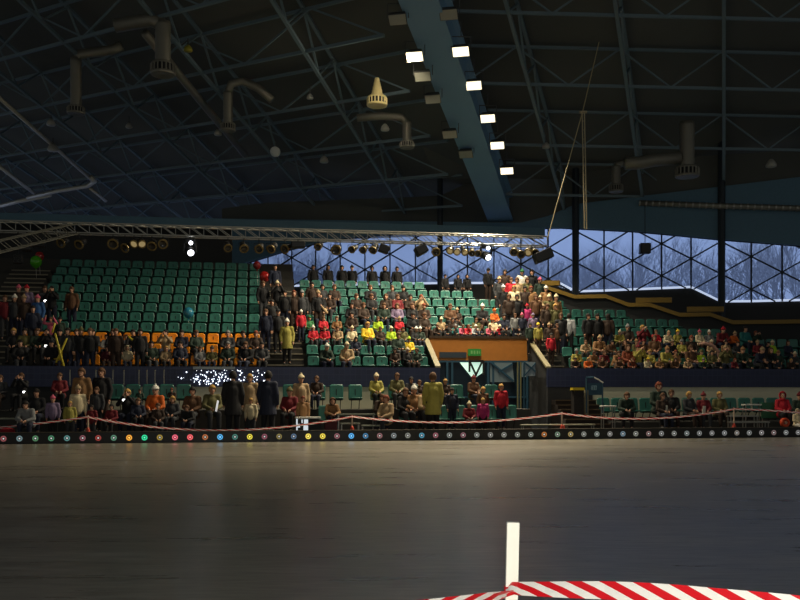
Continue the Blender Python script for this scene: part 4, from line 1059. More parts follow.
# ------------------------------------------------------------------ seats
def slab(w, h, t, r, curve, n=6):     # rounded panel in xz, hollowed towards -y
    b = NB(); pts = []
    for cx, cz, a0 in ((w/2-r, h-r, 0), (-w/2+r, h-r, 90), (-w/2+r*.7, r*.7, 180), (w/2-r*.7, r*.7, 270)):
        rr = r if a0 < 180 else r*.7
        for i in range(4): a = math.radians(a0+30*i); pts.append((cx+rr*math.cos(a), cz+rr*math.sin(a)))
    def yy(x, z): return curve*(1-(2*x/w)**2)*(.4+.6*math.sin(math.pi*min(1, max(0, z/h))))
    fr = [b.verts.new((x, yy(x, z)*.2, z)) for x, z in pts]; inn = [b.verts.new((x*.82, yy(x*.82, z)+.0, h/2+(z-h/2)*.8)) for x, z in pts]
    bk = [b.verts.new((x, t, z)) for x, z in pts]; c = b.verts.new((0, curve, h/2))
    m = len(pts)
    for i in range(m):
        j = (i+1) % m
        b.faces.new((fr[i], fr[j], inn[j], inn[i])); b.faces.new((inn[i], inn[j], c)); b.faces.new((bk[j], bk[i], fr[i], fr[j]) if False else (fr[j], fr[i], bk[i], bk[j]))
    b.faces.new(bk)
    return b
def tf(b, M):
    bmesh.ops.transform(b, matrix=M, verts=b.verts[:]); return b
def make_seat(name, m, bw=.43, bh=.40, bz=.40):
    o = empty(name, (0, 0, 0), TH)
    b = tf(slab(bw, bh, .035, .08, .03), Matrix.Translation((0, .20, bz)) @ Matrix.Rotation(math.radians(-8), 4, 'X')); bk_ = obj('backrest', b, m, o, True)
    b = tf(slab(.43, .42, .04, .06, .03), Matrix.Translation((0, .20, .385)) @ Matrix.Rotation(math.radians(86), 4, 'X') @ Matrix.Diagonal((1, 1, 1, 1))); obj('seat_pan', b, m, o, True)
    b = NB(); bar(b, (-.14, .16, .36), (-.14, .33, .02), .018); bar(b, (.14, .16, .36), (.14, .33, .02), .018); bar(b, (-.18, .14, .365), (.18, .14, .365), .02); bar(b, (0, .25, .45), (0, .28, .75), .02); obj('bracket', b, M_black, o)
    return o
seatT = make_seat('stadium_seat', M_teal); seatO = make_seat('stadium_seat', M_orange)
seatL = make_seat('stadium_seat', M_teal, .49, .57, .35)
usedL = [False]; usedT = [False]; usedO = [False]; NSEAT = 0
def seat(u, v, z, orange, label, group, tall=False):
    global NSEAT
    src, flag = (seatO, usedO) if orange else (seatL, usedL) if tall else (seatT, usedT)
    o = src if not flag[0] else copy_tree(src)
    flag[0] = True; o.location = W(u, v, z); NSEAT += 1
    tag(o, label, 'seat', group)
SP = .52
GL, GM, GR = 'seats of the orange-fronted stand', 'seats of the middle stand', 'seats under the yellow gallery rails'
for k in range(11):
    n = 17
    for j in range(n):
        u = UL1-.26-SP*j
        px = None
        if k < 2 and j > 13: continue
        col = 'orange' if k < 3 else 'teal'
        seat(u, rv(k), rz(k), k < 3, '%s plastic seat, %s row up the orange-fronted stand, %s seat from the stair aisle' % (col, ordn(k+1), ordn(j+1)), GL)
SEATS_MID = {}
for k in range(9):
    for j in range(17):
        u = UM0+.27+SP*j
        if k < 3 and u > VL-.3: continue
        if k == 8 and j > 10 or k == 7 and j > 14: continue
        if u > UM1-.2: continue
        seat(u, rv(k), rz(k), False, 'teal plastic seat, %s row up the middle stand, %s seat from the long stair aisle' % (ordn(k+1), ordn(j+1)), GM)
for k, n in ((6, 3), (5, 8), (4, 12), (3, 15)):
    for j in range(n):
        if k == 3 and j < 7: continue
        seat(UR0+.25+SP*j, rv(k), rz(k), False, 'teal plastic seat, %s row below the yellow gallery rails, %s seat from the crowded stairs' % (ordn(k+1), ordn(j+1)), GR)
# the seats under the dense crowd, one mass
bm = NB()
srcs = [(c.data, c.matrix_local.copy()) for c in seatT.children if c.name.startswith(('backrest', 'seat_pan'))]
for k in range(4):
    for j in range(34 if k < 3 else 7):
        if k == 3 and j >= 7: continue
        u = UR0+.25+SP*j
        if k < 3 and u > 9.25+(10.2-rv(k))/.365-.4: continue
        M = Matrix.Translation(W(u, rv(k), rz(k))) @ Matrix.Rotation(TH, 4, 'Z')
        for me, ml in srcs:
            n0 = len(bm.verts); bm.from_mesh(me); bm.verts.ensure_lookup_table()
            bmesh.ops.transform(bm, matrix=M, verts=bm.verts[n0:])
tag(obj('stadium_seats', bm, M_teal, None, True), 'mass of teal seats hidden beneath the dense crowd under the yellow gallery rails', 'seats', GR, 'stuff')
# lower level seats
def low_seat(px, row, label, zoff=0, green=True):
    v, z = ((2.95, .95), (1.95, .22))[row] if px < 560 else ((3.1, .46), (1.95, .22))[row]
    if 440 < px < 560: z = (.95, .22)[row]
    seat(U(px, v), v, z-.03, False, label, 'seats on the lower floor', True)
k = 0
for i, px in enumerate((115, 132, 149, 166, 183)): low_seat(px, 0, 'teal seat against the wall behind the lower-floor children, %s from the dark corner' % ordn(i+1))
for i, px in enumerate((290, 319, 337, 356)): low_seat(px, 0, 'teal seat against the cream wall, %s seat after the two black-clad standing people' % ordn(i+1))
for i, px in enumerate((378, 396, 414, 432, 458, 476, 493)): low_seat(px, 0, 'teal back-row seat behind the yellow-olive coated woman, %s from the cream-hatted one' % ordn(i+1))
for i, px in enumerate((407, 443, 460, 478, 494, 512)): low_seat(px, 1, 'teal front-row seat behind the tape below the opening, %s along from the leaning woman' % ordn(i+1))
for i, px in enumerate((326,)): low_seat(px, 1, 'teal front-row seat with brown cloth beside it, above the black equipment table')
for i in range(14):
    px = 606+i*14.2
    low_seat(px, 0, 'dim teal seat under the cream band, %s seat from the blue gate' % ordn(i+1))
# plinth that carries the seats over the opening's lower floor
bm = NB(); box(bm, (2.2, 2.55, .06), (5.2, 4.1, .95), W); box(bm, (2.2, 1.5, .06), (5.6, 2.55, .22), W); struct('floor_plinth', bm, M_conc)

# ------------------------------------------------------------------ who sits where
SITTOP = 1.315; STTOP = 1.715
def sat(px, k, coat, hk, hc, who='a', block='L', pose='sit', **kw):
    v = rv(k)-.05; z = rz(k)-.02; sz = 1.0 if who == 'a' else .78
    if who == 'c': z += .10 if pose not in ('stand', 'raise', 'photostand') else 0
    return person(U(px, v), v, z, pose, sz, coat, hk, hc, block, k, **kw)
def stood(px, k, coat, hk, hc, who='a', block='L', pose='stand', dv=-.3, **kw):
    v = rv(k)+dv; z = rz(k); sz = 1.0 if who == 'a' else .76
    return person(U(px, v), v, z, pose, sz, coat, hk, hc, block, k, **kw)
# orange-fronted stand
for a in ((14, 1, 'black', 'short', 'blond'), (25, 1, 'olive', 'short', 'dark'), (37, 1, 'dark green', 'short', 'brown'), (47, 1, 'black', 'short', 'dark', 'a', 'L', 'photo'), (60, 1, 'black', 'beanie', 'black'), (77, 1, 'dark brown', 'short', 'brown'), (93, 1, 'dark grey', 'short', 'dark'),
          (107, 1, 'white', 'short', 'dark', 'c'), (113, 1, 'black', 'long', 'brown'), (126, 1, 'pale grey', 'short', 'brown', 'c'), (133, 1, 'black', 'short', 'dark'), (166, 1, 'beige', 'short', 'dark', 'a', 'L', 'photo'), (182, 1, 'dark navy', 'short', 'dark'), (196, 1, 'dark green', 'short', 'brown'), (228, 1, 'dark grey', 'short', 'grey'), (243, 1, 'black', 'short', 'dark'), (256, 1, 'dark brown', 'short', 'reddish'),
          (20, 0, 'black', 'short', 'dark'), (52, 0, 'black', 'beanie', 'dark grey'), (60, 0, 'yellow', 'beanie', 'yellow', 'c'), (75, 0, 'tan', 'hood', 'orange', 'c'), (107, 0, 'maroon', 'short', 'dark', 'c'), (127, 0, 'cream', 'hood', 'cream', 'c'), (151, 0, 'dark green', 'short', 'dark'), (166, 0, 'beige', 'long', 'blond', 'c'), (180, 0, 'dark navy', 'short', 'dark'), (200, 0, 'grey', 'short', 'brown', 'c'), (212, 0, 'olive', 'beanie', 'dark grey', 'c'), (228, 0, 'dark green', 'short', 'grey'), (246, 0, 'black', 'short', 'brown'), (262, 0, 'dark grey', 'short', 'dark')): sat(*a)
for a in ((90, 0, 'black', 'short', 'brown'), (140, 0, 'black', 'short', 'dark'), (68, 0, 'dark grey', 'short', 'dark'), (81, 0, 'black', 'beanie', 'olive'), (116, 0, 'dark brown', 'short', 'brown')): stood(*a)
stood(5, 3, 'dark red', 'short', 'brown', 'a', 'C', extra='at the picture edge')
for a in ((19, 4, 'dark brown', 'beanie', 'pink'), (27, 4, 'lilac', 'beanie', 'red'), (45, 4, 'dark grey', 'short', 'brown'), (52, 4, 'black', 'short', 'dark', 'a', 'C', 'photostand'), (15, 3, 'dark grey', 'beanie', 'white'), (24, 3, 'dark brown', 'beanie', 'beige'), (38, 3, 'blue', 'beanie', 'pink'), (51, 2, 'pink', 'short', 'brown', 'c', 'C', 'raise'), (33, 2, 'dark navy', 'short', 'dark'), (72, 4, 'brown', 'short', 'brown'), (60, 2, 'dark green', 'beanie', 'black', 'c')):
    a = list(a) + ['a', 'C'][len(a)-5 if len(a) < 7 else 2:]; stood(*a)
# stair aisle between the stands
for a in ((263, 6, 'black', 'short', 'brown'), (277, 6, 'black', 'beanie', 'cream', 'a', 'A', 'photostand'), (275, 8, 'dark navy', 'short', 'dark'), (294, 5, 'dark brown', 'long', 'reddish'), (285, 5, 'black', 'short', 'dark'), (302, 5, 'dark grey', 'beanie', 'grey'), (301, 4, 'red', 'beanie', 'white', 'c'), (272, 4, 'black', 'short', 'dark'), (266, 3, 'dark navy', 'short', 'brown'), (278, 3, 'black', 'cap', 'black'), (312, 6, 'dark brown', 'short', 'dark'), (318, 5, 'black', 'beanie', 'beige')):
    a = list(a) + ['a', 'A'][len(a)-5 if len(a) < 7 else 2:]; a[1] -= 1; stood(*a)
stood(287, 1, 'yellow-olive', 'beanie', 'white', 'a', 'A', long=True, trousers='black')
# dark figures standing behind the last row
for i, (px, k, hk) in enumerate(((313, 10, 'short'), (328, 10, 'long'), (342, 10, 'short'), (352, 10, 'beanie'), (372, 10, 'short'), (385, 10, 'hood'), (397, 10, 'short'), (445, 9, 'short'), (458, 9, 'long'), (467, 9, 'hood'), (488, 9, 'beanie'))):
    v_ = rv(8)+1.0; person(U(px, v_), v_, rz(8), 'stand', .92 if px < 440 or px > 480 else .74, 'black', hk, 'dark', 'B', 8)
# middle stand
M = 'M'
for a in ((311, 7, 'dark brown', 'short', 'grey'), (322, 7, 'dark grey', 'short', 'dark'), (334, 7, 'dark brown', 'short', 'brown'), (370, 7, 'black', 'short', 'brown'), (392, 7, 'dark grey', 'short', 'brown'), (403, 7, 'black', 'beanie', 'black'),
          (320, 6, 'black', 'short', 'dark'), (330, 6, 'dark brown', 'short', 'dark'), (356, 6, 'dark brown', 'short', 'brown'), (371, 6, 'black', 'short', 'brown'), (386, 6, 'dark brown', 'long', 'brown'), (397, 6, 'dark red', 'short', 'brown'), (410, 6, 'dark brown', 'short', 'dark'), (421, 6, 'beige', 'short', 'reddish', 'a', M, 'photo'), 
          (321, 5, 'beige', 'beanie', 'cream', 'a', M, 'photo'), (352, 5, 'black', 'short', 'dark'), (363, 5, 'dark brown', 'short', 'brown'), (384, 5, 'dark green', 'short', 'brown'), (397, 5, 'lilac', 'short', 'brown'), (412, 5, 'black', 'long', 'brown'), (424, 5, 'dark brown', 'short', 'reddish'), (450, 5, 'brown', 'short', 'brown'), (457, 5, 'dark brown', 'beanie', 'beige', 'c'), (482, 5, 'black', 'beanie', 'white'), (494, 5, 'orange', 'beanie', 'orange', 'c'),
          (309, 4, 'green', 'beanie', 'green', 'c'), (323, 4, 'red', 'short', 'brown', 'c'), (337, 4, 'tan', 'short', 'brown', 'c'), (352, 4, 'dark brown', 'short', 'dark'), (378, 4, 'lime', 'short', 'brown', 'c'), (399, 4, 'red', 'beanie', 'beige', 'c'), (413, 4, 'black', 'short', 'dark'), (424, 4, 'dark brown', 'short', 'brown'), (441, 4, 'beige', 'beanie', 'cream', 'c'), (453, 4, 'dark brown', 'short', 'dark', 'c'), (476, 4, 'olive', 'short', 'brown', 'c'), (493, 4, 'cream', 'beanie', 'orange', 'c'), (504, 4, 'dark navy', 'short', 'dark'),
          (313, 3, 'red', 'beanie', 'white', 'c'), (325, 3, 'red', 'short', 'reddish', 'c'), (338, 3, 'beige', 'short', 'brown', 'c'), (352, 3, 'cream', 'beanie', 'cream', 'c'), (367, 3, 'yellow', 'short', 'blond', 'a'), (380, 3, 'dark brown', 'short', 'brown', 'c'), (391, 3, 'lime', 'beanie', 'cream', 'c'), (420, 3, 'dark green', 'beanie', 'white', 'c'),
          (324, 1, 'dark green', 'beanie', 'white', 'a', M, 'lean'), (347, 1, 'beige', 'beanie', 'cream'), (356, 2, 'dark navy', 'short', 'dark', 'c'), (345, 0, 'tan', 'short', 'blond', 'c'), (398, 1, 'dark green', 'short', 'brown'), (409, 1, 'yellow', 'beanie', 'lime', 'c'), (395, 0, 'dark brown', 'short', 'dark', 'c'), (407, 0, 'black', 'beanie', 'cream', 'c'), (417, 0, 'dark green', 'short', 'brown', 'c'), (403, 2, 'olive', 'short', 'dark', 'c'), (416, 2, 'dark grey', 'beanie', 'white', 'c')):
    a = list(a) + ['a', M][len(a)-5 if len(a) < 7 else 2:]; a[1] = max(0, a[1]-1) if a[0] != 345 and a[0] < 395 or a[1] > 2 else a[1]; sat(*a)
# children leaning on the panel over the opening
for i, (px, coat, hk, hc) in enumerate(((435, 'dark brown', 'short', 'brown'), (445, 'black', 'short', 'dark'), (454, 'teal', 'beanie', 'grey'), (461, 'pink', 'short', 'brown'), (466, 'red', 'short', 'reddish'), (474, 'pale grey', 'beanie', 'white'), (481, 'dark green', 'short', 'brown'), (489, 'pink', 'short', 'brown'), (497, 'red', 'beanie', 'cream'), (507, 'dark grey', 'short', 'dark'), (516, 'grey', 'beanie', 'beige'))):
    person(U(px, 7.22), 7.22, rz(3), 'lean', .66, coat, hk, hc, 'F', 3)
# crowd on the stairs between middle stand and window stand
for a in ((505, 8, 'dark brown', 'short', 'dark'), (499, 7, 'dark grey', 'beanie', 'beige'), (511, 7, 'red', 'short', 'brown'), (517, 7, 'beige', 'short', 'brown'), (522, 8, 'white', 'beanie', 'green'), (532, 8, 'black', 'hood', 'black'), (527, 7, 'olive', 'short', 'brown'), (540, 7, 'dark green', 'beanie', 'pink'),
          (503, 6, 'black', 'beanie', 'pale grey'), (514, 6, 'cream', 'long', 'blond'), (525, 6, 'dark brown', 'short', 'dark'), (531, 6, 'tan', 'short', 'reddish'), (540, 6, 'beige', 'beanie', 'cream', 'c'), (546, 6, 'tan', 'beanie', 'white'), (527, 5, 'magenta', 'beanie', 'red', 'c'), (517, 5, 'black', 'short', 'dark'), (509, 5, 'dark brown', 'short', 'brown'), (536, 5, 'brown', 'short', 'brown'), (549, 5, 'olive', 'beanie', 'cream'), (543, 5, 'beige', 'beanie', 'beige', 'c'), (556, 5, 'tan', 'beanie', 'cream'),
          (522, 4, 'dark navy', 'beanie', 'pink', 'c'), (515, 4, 'grey', 'short', 'brown', 'c'), (533, 4, 'lilac', 'beanie', 'lilac', 'c'), (547, 4, 'dark brown', 'short', 'brown'), (555, 4, 'olive', 'short', 'blond'), (538, 3, 'yellow-olive', 'beanie', 'yellow', 'c'), (549, 3, 'dark brown', 'beanie', 'beige', 'c'), (557, 3, 'brown', 'short', 'brown', 'c'), (530, 3, 'dark green', 'short', 'dark', 'c'), (551, 2, 'red', 'short', 'dark', 'c'), (563, 3, 'dark grey', 'short', 'brown', 'c')):
    a = list(a) + ['a', 'S'][len(a)-5 if len(a) < 7 else 2:]; a[1] -= 1; stood(*a)
for a in ((569, 2, 'pale grey', 'short', 'dark'), (561, 2, 'black', 'short', 'brown'), (597, 2, 'black', 'short', 'dark'), (608, 2, 'dark brown', 'long', 'dark'), (588, 2, 'black', 'short', 'dark')):
    stood(*a, 'a', 'R', extra='standing ', rz_=2.6 if a[0] in (569, 608) else None)
# dense rows under the yellow rails: drawn from the colours seen there
WARM = ['dark brown', 'brown', 'olive', 'tan', 'black', 'dark green', 'beige', 'brown', 'dark brown', 'tan', 'yellow-olive', 'dark red', 'olive', 'reddish']
HATS = [('beanie', 'cream'), ('beanie', 'beige'), ('short', 'brown'), ('short', 'blond'), ('short', 'brown'), ('beanie', 'tan'), ('long', 'brown'), ('short', 'reddish'), ('beanie', 'grey'), ('short', 'dark'), ('hood', 'brown'), ('beanie', 'dark red')]
FIX = {(654, 3): ('red', 'short', 'brown'), (667, 3): ('cream', 'beanie', 'beige'), (699, 3): ('cream', 'beanie', 'pink'), (718, 3): ('dark red', 'beanie', 'red'), (732, 3): ('orange', 'beanie', 'beige'), (744, 3): ('teal', 'short', 'dark'), (679, 3): ('yellow-olive', 'beanie', 'yellow'), (707, 3): ('grey', 'beanie', 'white'),
       (756, 2): ('dark red', 'beanie', 'beige'), (763, 2): ('black', 'short', 'dark'), (772, 2): ('lime', 'beanie', 'cream'), (700, 1): ('lime', 'beanie', 'olive'), (713, 2): ('beige', 'beanie', 'cream'), (645, 0): ('cream', 'beanie', 'yellow'), (587, 0): ('orange', 'short', 'blond')}
for k, pxs in ((3, (619, 629, 641, 654, 667, 679, 699, 707, 718, 732, 744, 757)), (2, (586, 597, 609, 622, 634, 645, 656, 669, 682, 692, 713, 724, 735, 756, 763, 772, 786)), (1, (578, 590, 601, 613, 626, 638, 650, 663, 676, 688, 700, 712, 726, 742, 755, 768, 780, 793)), (0, (574, 587, 602, 616, 630, 645, 658, 673, 687, 702, 716, 731, 747, 761, 775, 789))):
    for px in pxs:
        c = FIX.get((px, k)); child = R.random() < .55
        if c is None:
            hh = R.choice(HATS); c = (R.choice(WARM) if px < 735 else R.choice(['black', 'dark brown', 'dark grey', 'dark green', 'dark navy']), *hh)
        if k == 0:
            u_ = U(px, 4.55); person(u_, 4.55, rz(0)-.02, 'lean', .64, *c, 'P', 0)
        else: sat(px+R.uniform(-2, 2), k-1, *c, 'c' if child else 'a', 'R', R.choice(['sit', 'sit', 'lean', 'photo' if R.random() < .3 else 'sit']))
# ------------------------------------------------------------------ lower floor people: (pixel column, head top row, depth, floor height ...)
def low(px, pytop, v, z, pose, coat, hk, hc, text, sizeclass='a', **kw):
    tp_ = Z(px, pytop, v)-z
    b = person(U(px, v), v, z, pose, 1. if sizeclass == 'a' else .75, coat, hk, hc, 'T', None, top=tp_, **kw)
    CROWD[-1]['text'] = text; return b
Fz, A2, B2 = .02, .22, .95
low(1, 375, 2.9, B2-.02, 'sit', 'dark grey', 'short', 'brown', 'pale-faced adult in dark grey seated at the very corner of the lower floor')
low(22, 373, 2.9, B2-.02, 'photo', 'black', 'short', 'brown', 'adult in black coat holding up a flashing camera on the lower floor')
low(29, 401, .6, Fz, 'lean', 'grey', 'short', 'dark', 'person in grey hooded jacket crouched on the bench behind the barrier')
low(37, 389, 2.0, A2-.02, 'sit', 'black', 'short', 'dark', 'dark-haired adult in black behind the crouching grey jacket')
low(60, 373, 2.9, B2-.02, 'sit', 'dark red', 'short', 'brown', 'brown-haired adult in dark red jacket seated behind the pink-hatted child')
low(53, 396, 1.1, Fz, 'stand', 'lilac', 'beanie', 'pink', 'child in lilac jacket and pink hat standing by the corner tape', 'c')
low(82, 368, 2.3, A2, 'stand', 'tan', 'short', 'brown', 'adult in tan brown coat standing above the post-side children')
low(78, 386, 1.5, Fz, 'stand', 'cream', 'beanie', 'beige', 'child in cream coat and beige hat with hands at a red scarf', 'c')
low(70, 401, 1.0, Fz, 'stand', 'yellow-olive', 'short', 'blond', 'blond child in yellow-olive coat behind the tape near the corner post', 'c')
low(92, 405, .95, Fz, 'stand', 'dark red', 'short', 'dark', 'child in dark red jacket right beside the corner tape post'.replace('right ', ''), 'c')
low(97, 387, 1.6, A2, 'stand', 'dark grey', 'short', 'brown', 'child in dark grey coat behind the dark red jacket', 'c')
low(102, 368, 2.4, A2, 'stand', 'black', 'short', 'brown', 'tall adult all in black standing beside the tan coat')
low(112, 404, 1.2, Fz+.15, 'sit', 'dark red', 'short', 'dark', 'child in dark red seated just past the corner post', 'c')
low(128, 389, 2.0, A2-.02, 'photo', 'black', 'short', 'blond', 'blond person in black jacket with white glints on the camera, front row')
low(140, 389, 2.9, B2-.02, 'sit', 'dark green', 'short', 'dark', 'dark-haired adult in dark green between two back-row seats')
low(138, 398, 1.5, A2-.02, 'sit', 'dark navy', 'short', 'brown', 'child in dark navy seated below the dark green coat', 'c')
low(156, 386, 2.0, A2-.02, 'sit', 'orange', 'beanie', 'white', 'child in orange jacket and white hat in the lower front row', 'c')
low(158, 403, 1.2, Fz+.1, 'sit', 'dark brown', 'short', 'brown', 'child in dark brown seated in front of the orange jacket', 'c')
low(173, 396, 1.5, A2-.02, 'sit', 'dark grey', 'short', 'blond', 'pale-haired child in dark grey and red next to the orange jacket', 'c')
low(172, 388, 2.9, B2-.02, 'sit', 'dark brown', 'short', 'reddish', 'reddish-haired adult in dark brown behind the pale-haired child')
low(193, 387, 2.0, A2-.02, 'sit', 'brown', 'short', 'dark', 'dark-haired adult in brown jacket below the start of the light net')
low(190, 405, 1.2, Fz+.1, 'lean', 'black', 'short', 'brown', 'child in black leaning forward with a yellow toy below the light net', 'c')
low(212, 385, 2.0, A2-.02, 'sit', 'olive', 'short', 'blond', 'blond adult in olive jacket holding a long white sheet')
low(233, 371, .75, Fz, 'stand', 'black', 'short', 'dark', 'tall adult all in black standing with back turned before the light net', rz_=math.pi, long=True, trousers='black')
low(250, 374, 1.9, A2, 'stand', 'beige', 'short', 'blond', 'blond adult in beige coat between the two tall black figures', long=True)
low(251, 398, 1.2, Fz, 'stand', 'cream', 'short', 'blond', 'small blond child in cream between the two tall black figures', 'c')
low(268, 371, .8, Fz, 'stand', 'dark navy', 'short', 'dark', 'tall adult in dark navy coat standing with back turned beside the stairs', rz_=math.pi-.3, long=True, trousers='black')
low(290, 388, 1.9, A2-.02, 'sit', 'dark red', 'beanie', 'olive', 'person in dark red with an olive hat beside the navy coat')
low(301, 375, 2.2, A2, 'stand', 'beige', 'beanie', 'cream', 'adult in beige coat and cream hat standing behind the black equipment table')
low(303, 396, 1.3, Fz, 'stand', 'tan', 'short', 'reddish', 'reddish-haired child in tan directly behind the black equipment table', 'c')
low(317, 376, 2.9, B2-.02, 'sit', 'dark brown', 'short', 'brown', 'brown-haired adult in dark brown on the back-row seat by the stairs')
low(331, 398, 1.8, A2-.02, 'lean', 'tan', 'hood', 'brown', 'child in tan jacket and brown hood bent over beside a green seat', 'c')
low(376, 374, 2.9, B2-.02, 'sit', 'yellow-olive', 'beanie', 'cream', 'adult in yellow-olive coat and cream hat on the back row')
low(380, 394, 2.0, A2-.02, 'lean', 'dark brown', 'short', 'brown', 'person in dark brown stooping below the cream-hatted one', 'c')
low(387, 395, 1.1, Fz, 'sit', 'beige', 'short', 'reddish', 'reddish-haired woman in beige coat leaning on the bench behind the tape', rz_=-.7)
low(397, 373, 2.9, B2-.02, 'sit', 'olive', 'short', 'brown', 'brown-haired adult in olive jacket on the back row near the opening')
low(411, 377, 2.9, B2-.02, 'sit', 'dark grey', 'short', 'dark', 'dark-haired adult in dark grey on the back row beside the olive jacket')
low(419, 380, 2.9, B2-.02, 'sit', 'dark brown', 'short', 'brown', 'small brown-haired figure half hidden by the yellow-olive standing coat', 'c')
low(405, 388, 2.0, A2-.02, 'sit', 'black', 'short', 'brown', 'adult in black in the front row behind the leaning woman')
low(414, 386, 2.0, A2-.02, 'sit', 'tan', 'beanie', 'white', 'child in tan with white hat in the front row beside the standing coat', 'c')
low(423, 388, 1.8, A2-.02, 'lean', 'beige', 'short', 'brown', 'person in beige bent forward against the yellow-olive standing coat')
low(433, 372.5, .8, Fz, 'stand', 'yellow-olive', 'short', 'brown', 'woman in long yellow-olive coat standing with back turned at the barrier', rz_=math.pi, long=True, trousers='black')
low(445, 379, 2.9, B2-.02, 'sit', 'dark brown', 'short', 'blond', 'blond head in dark brown just behind the yellow-olive standing coat')
low(452, 388, 2.0, A2, 'stand', 'dark navy', 'short', 'dark', 'dark-haired child in dark navy between coat and brown-clad adult', 'c')
low(473, 376, 2.9, B2-.02, 'sit', 'brown', 'beanie', 'dark red', 'adult in brown with dark red hat below the lit crossed window')
low(483, 387, 2.3, A2, 'stand', 'brown', 'short', 'blond', 'blond child in brown jacket behind the magenta coat', 'c')
low(483, 398, 1.1, Fz, 'stand', 'magenta', 'short', 'blond', 'blond child in magenta coat at the tape below the opening', 'c')
low(469, 402, 1.5, Fz+.1, 'sit', 'dark red', 'beanie', 'cream', 'small child in dark red with cream hat before the front-row seats', 'c')
low(501, 384, 2.1, A2, 'stand', 'red', 'short', 'blond', 'blond child in bright red coat standing by the pale twin post', 'c')
low(625, 392, 1.9, A2-.02, 'lean', 'dark green', 'short', 'brown', 'brown-haired man in dark coat bent forward beside the white-topped bench')
low(658, 382, 2.3, A2-.02, 'sit', 'dark green', 'short', 'reddish', 'tallest reddish-haired person in dark green seated under the cream band', trousers='black')
low(662, 393, 1.6, A2-.02, 'sit', 'dark brown', 'short', 'brown', 'person in dark brown seated in front of the tallest dark green one')
low(671, 389.5, 2.0, A2-.02, 'sit', 'black', 'short', 'brown', 'brown-haired adult in black with a white paper beside the tallest one')
low(688, 391.5, 1.9, A2-.02, 'sit', 'dark grey', 'short', 'blond', 'blond adult in dark grey seated midway under the cream band')
low(703, 393, 1.9, A2-.02, 'sit', 'dark red', 'beanie', 'dark red', 'person in dark red jacket and hat seated midway under the cream band')
low(719, 391.5, 1.9, A2-.02, 'sit', 'olive', 'short', 'blond', 'blond person in olive jacket nearest the coned post under the cream band')
low(782, 392, 1.3, A2-.02, 'sit', 'red', 'hood', 'red', 'person in bright red hooded coat seated behind the orange reel')
low(799, 393, 1.5, A2-.02, 'sit', 'dark green', 'beanie', 'dark red', 'person in dark green and dark red hat at the picture edge beside red coat', trousers='dark navy')
low(797, 409, .5, Fz, 'sit', 'cream', 'hood', 'cream', 'child in cream white clothes at the picture edge behind the barrier', 'c', trousers='white')

WHERE = {'L': 'of the orange-fronted stand', 'C': 'up the corner stairs', 'A': 'up the long stair aisle', 'B': 'behind the last row before the windows', 'M': 'of the middle stand', 'F': 'at the panel over the opening', 'S': 'up the crowded stairs', 'P': 'at the tiled parapet', 'R': 'under the yellow rails'}
GRP = {'L': 'spectators of the orange-fronted stand', 'C': 'people on the corner stairs', 'A': 'people on the long stair aisle', 'B': 'dark figures before the windows', 'M': 'spectators of the middle stand', 'F': 'children at the panel over the opening', 'S': 'people on the crowded stairs', 'P': 'children at the parapet under the yellow rails', 'R': 'spectators under the yellow rails', 'T': 'people on the lower floor'}
rows = {}
for c in CROWD: rows.setdefault((c['where'], c['row']), []).append(c)
for (w, k), cs in rows.items():
    cs.sort(key=lambda c: c['u'])
    for i, c in enumerate(cs):
        o = c['o']; o['group'] = GRP[w]
        if w == 'T': o['label'] = c['text']; continue
        head = '%s in %s and %s' % (c['who'], c['coat'], c['wear'])
        if w in 'LMR': l = '%s, %s row %s, %s along' % (head, ordn(k+1), WHERE[w], ordn(i+1))
        elif w == 'B': l = '%s standing %s, %s along' % (head, WHERE[w], ordn(i+1))
        elif w in 'FP': l = '%s %s, %s along' % (head, WHERE[w], ordn(i+1))
        else: l = '%s, %s step %s, %s one' % (head, ordn(k+1), WHERE[w], ordn(i+1))
        o['label'] = l
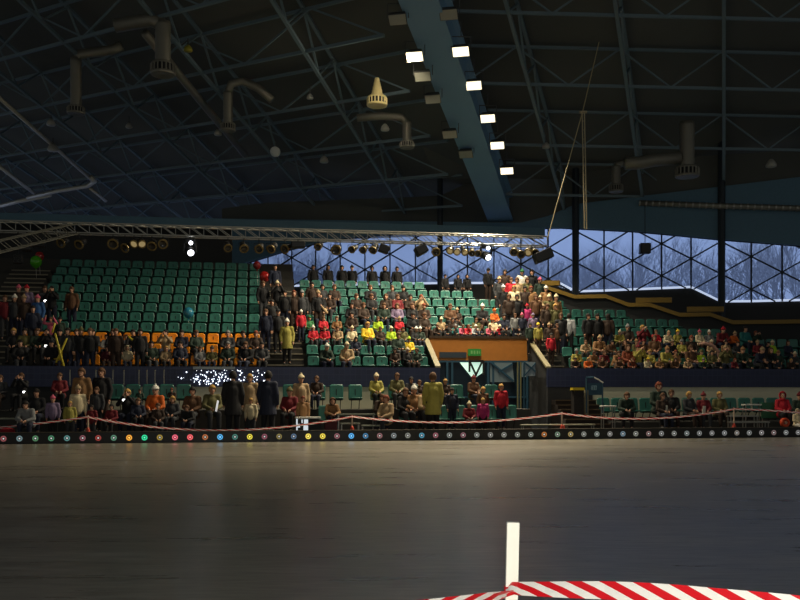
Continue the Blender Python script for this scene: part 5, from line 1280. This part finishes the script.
# things in hands
M_flash = mat('camera_flash', 'ffffff', .3, emit='ffffff', es=5)
def held(px, py, v, w, h, label, cat, name, m, rot=0., lens=True):
    sc = ray_t(px, v)/F; b = NB(); box(b, (-w/2*sc, -.02, -h/2*sc), (w/2*sc, .02, h/2*sc), bev=.006)
    o = tag(obj(name, b, m, None, loc=W(U(px, v), v, Z(px, py, v)), rz=TH), label, cat); o.rotation_euler[1] = rot
    return o
for px, py, v, l in ((46, 346, rv(1)-.45, 'camera with white flash in the front rows of the orange-fronted stand'), (24.5, 392, 2.45, 'flashing camera held up by the black-coated adult in the lower corner'), (124, 400, 1.6, 'white-glinting camera held by the blond person in black'),
                    (267, 300, rv(6)-.75, 'bright camera flash high on the long stair aisle'), (45.5, 301, rv(4)-.7, 'small flashing camera on the corner stairs'), (301, 317, rv(4)-.75, 'white glowing camera beside the white-hatted child on the aisle')):
    o = held(px, py, v, 3.6, 2.6, l, 'camera', 'compact_camera', M_black); sc = ray_t(px, v)/F
    b = NB(); box(b, (-1.3*sc, -.03, -.9*sc), (1.1*sc, -.018, .9*sc)); obj('flash', b, M_flash, o)
    b = NB(); lathe(b, [(.03, 0), (.028, .03), (0, .032)], 10, Matrix.Translation((.8*sc, -.02, -.3*sc)) @ aim((0, -1, 0))); obj('lens', b, M_lens, o)
held(217, 406, 1.5, 1.8, 11, 'long white sheet held by the blond adult in olive', 'paper', 'paper_sheet', mat('glowing_white_paper', 'ffffff', .5, emit='ffffff', es=.5), .18)  # the sheet's bright white is put in as emission
held(666, 410, 1.45, 3.2, 9, 'white paper held by the brown-haired adult in black', 'paper', 'paper_sheet', mat('plain_paper', 'd8d4c4', .6), 0)
held(704, 410, 1.45, 3, 8, 'white paper held by the person in dark red hat', 'paper', 'paper_sheet', mat('plain_paper', 'd8d4c4', .6), .1)
M_tubey = mat('yellow_tube', 'd8c43c', .35)
for p_, q_, v, l in (((55, 333), (64, 367), rv(0)-.6, 'yellow cheering tube crossing another below the orange seats'), ((67, 338), (56, 363), rv(0)-.55, 'second yellow cheering tube of the crossed pair'), ((128, 336), (145, 352), rv(1)-.5, 'yellow cheering tube slanting beside the dark standing person'), ((55, 323), (52, 333), rv(2)-.6, 'short yellow cheering tube below the pink-jacketed child')):
    P0, P1 = W(U(p_[0], v), v, Z(*p_, v)), W(U(q_[0], v), v, Z(*q_, v)); b = NB(); tube(b, [Vector(), (P1-P0)*.03, (P1-P0)*.97, P1-P0], [.012, .035, .035, .012], 8)
    tag(obj('cheering_tube', b, M_tubey, None, True, loc=P0), l, 'toy')
v = rv(1)-.6; pts = [(699, 344), (706, 343.5), (713, 346), (718, 351), (720, 358), (719, 366)]
b = NB(); P = [W(U(x_, v), v, Z(x_, y_, v)) for x_, y_ in pts]; tube(b, [p-P[0] for p in P], [.05, .07, .07, .07, .07, .05], 8)
tag(obj('balloon_arch', b, mat('pale_pink_tube', 'c89a88', .4), None, True, loc=P[0]), 'pale pink bent balloon tube held up in the crowd under the yellow rails', 'toy')
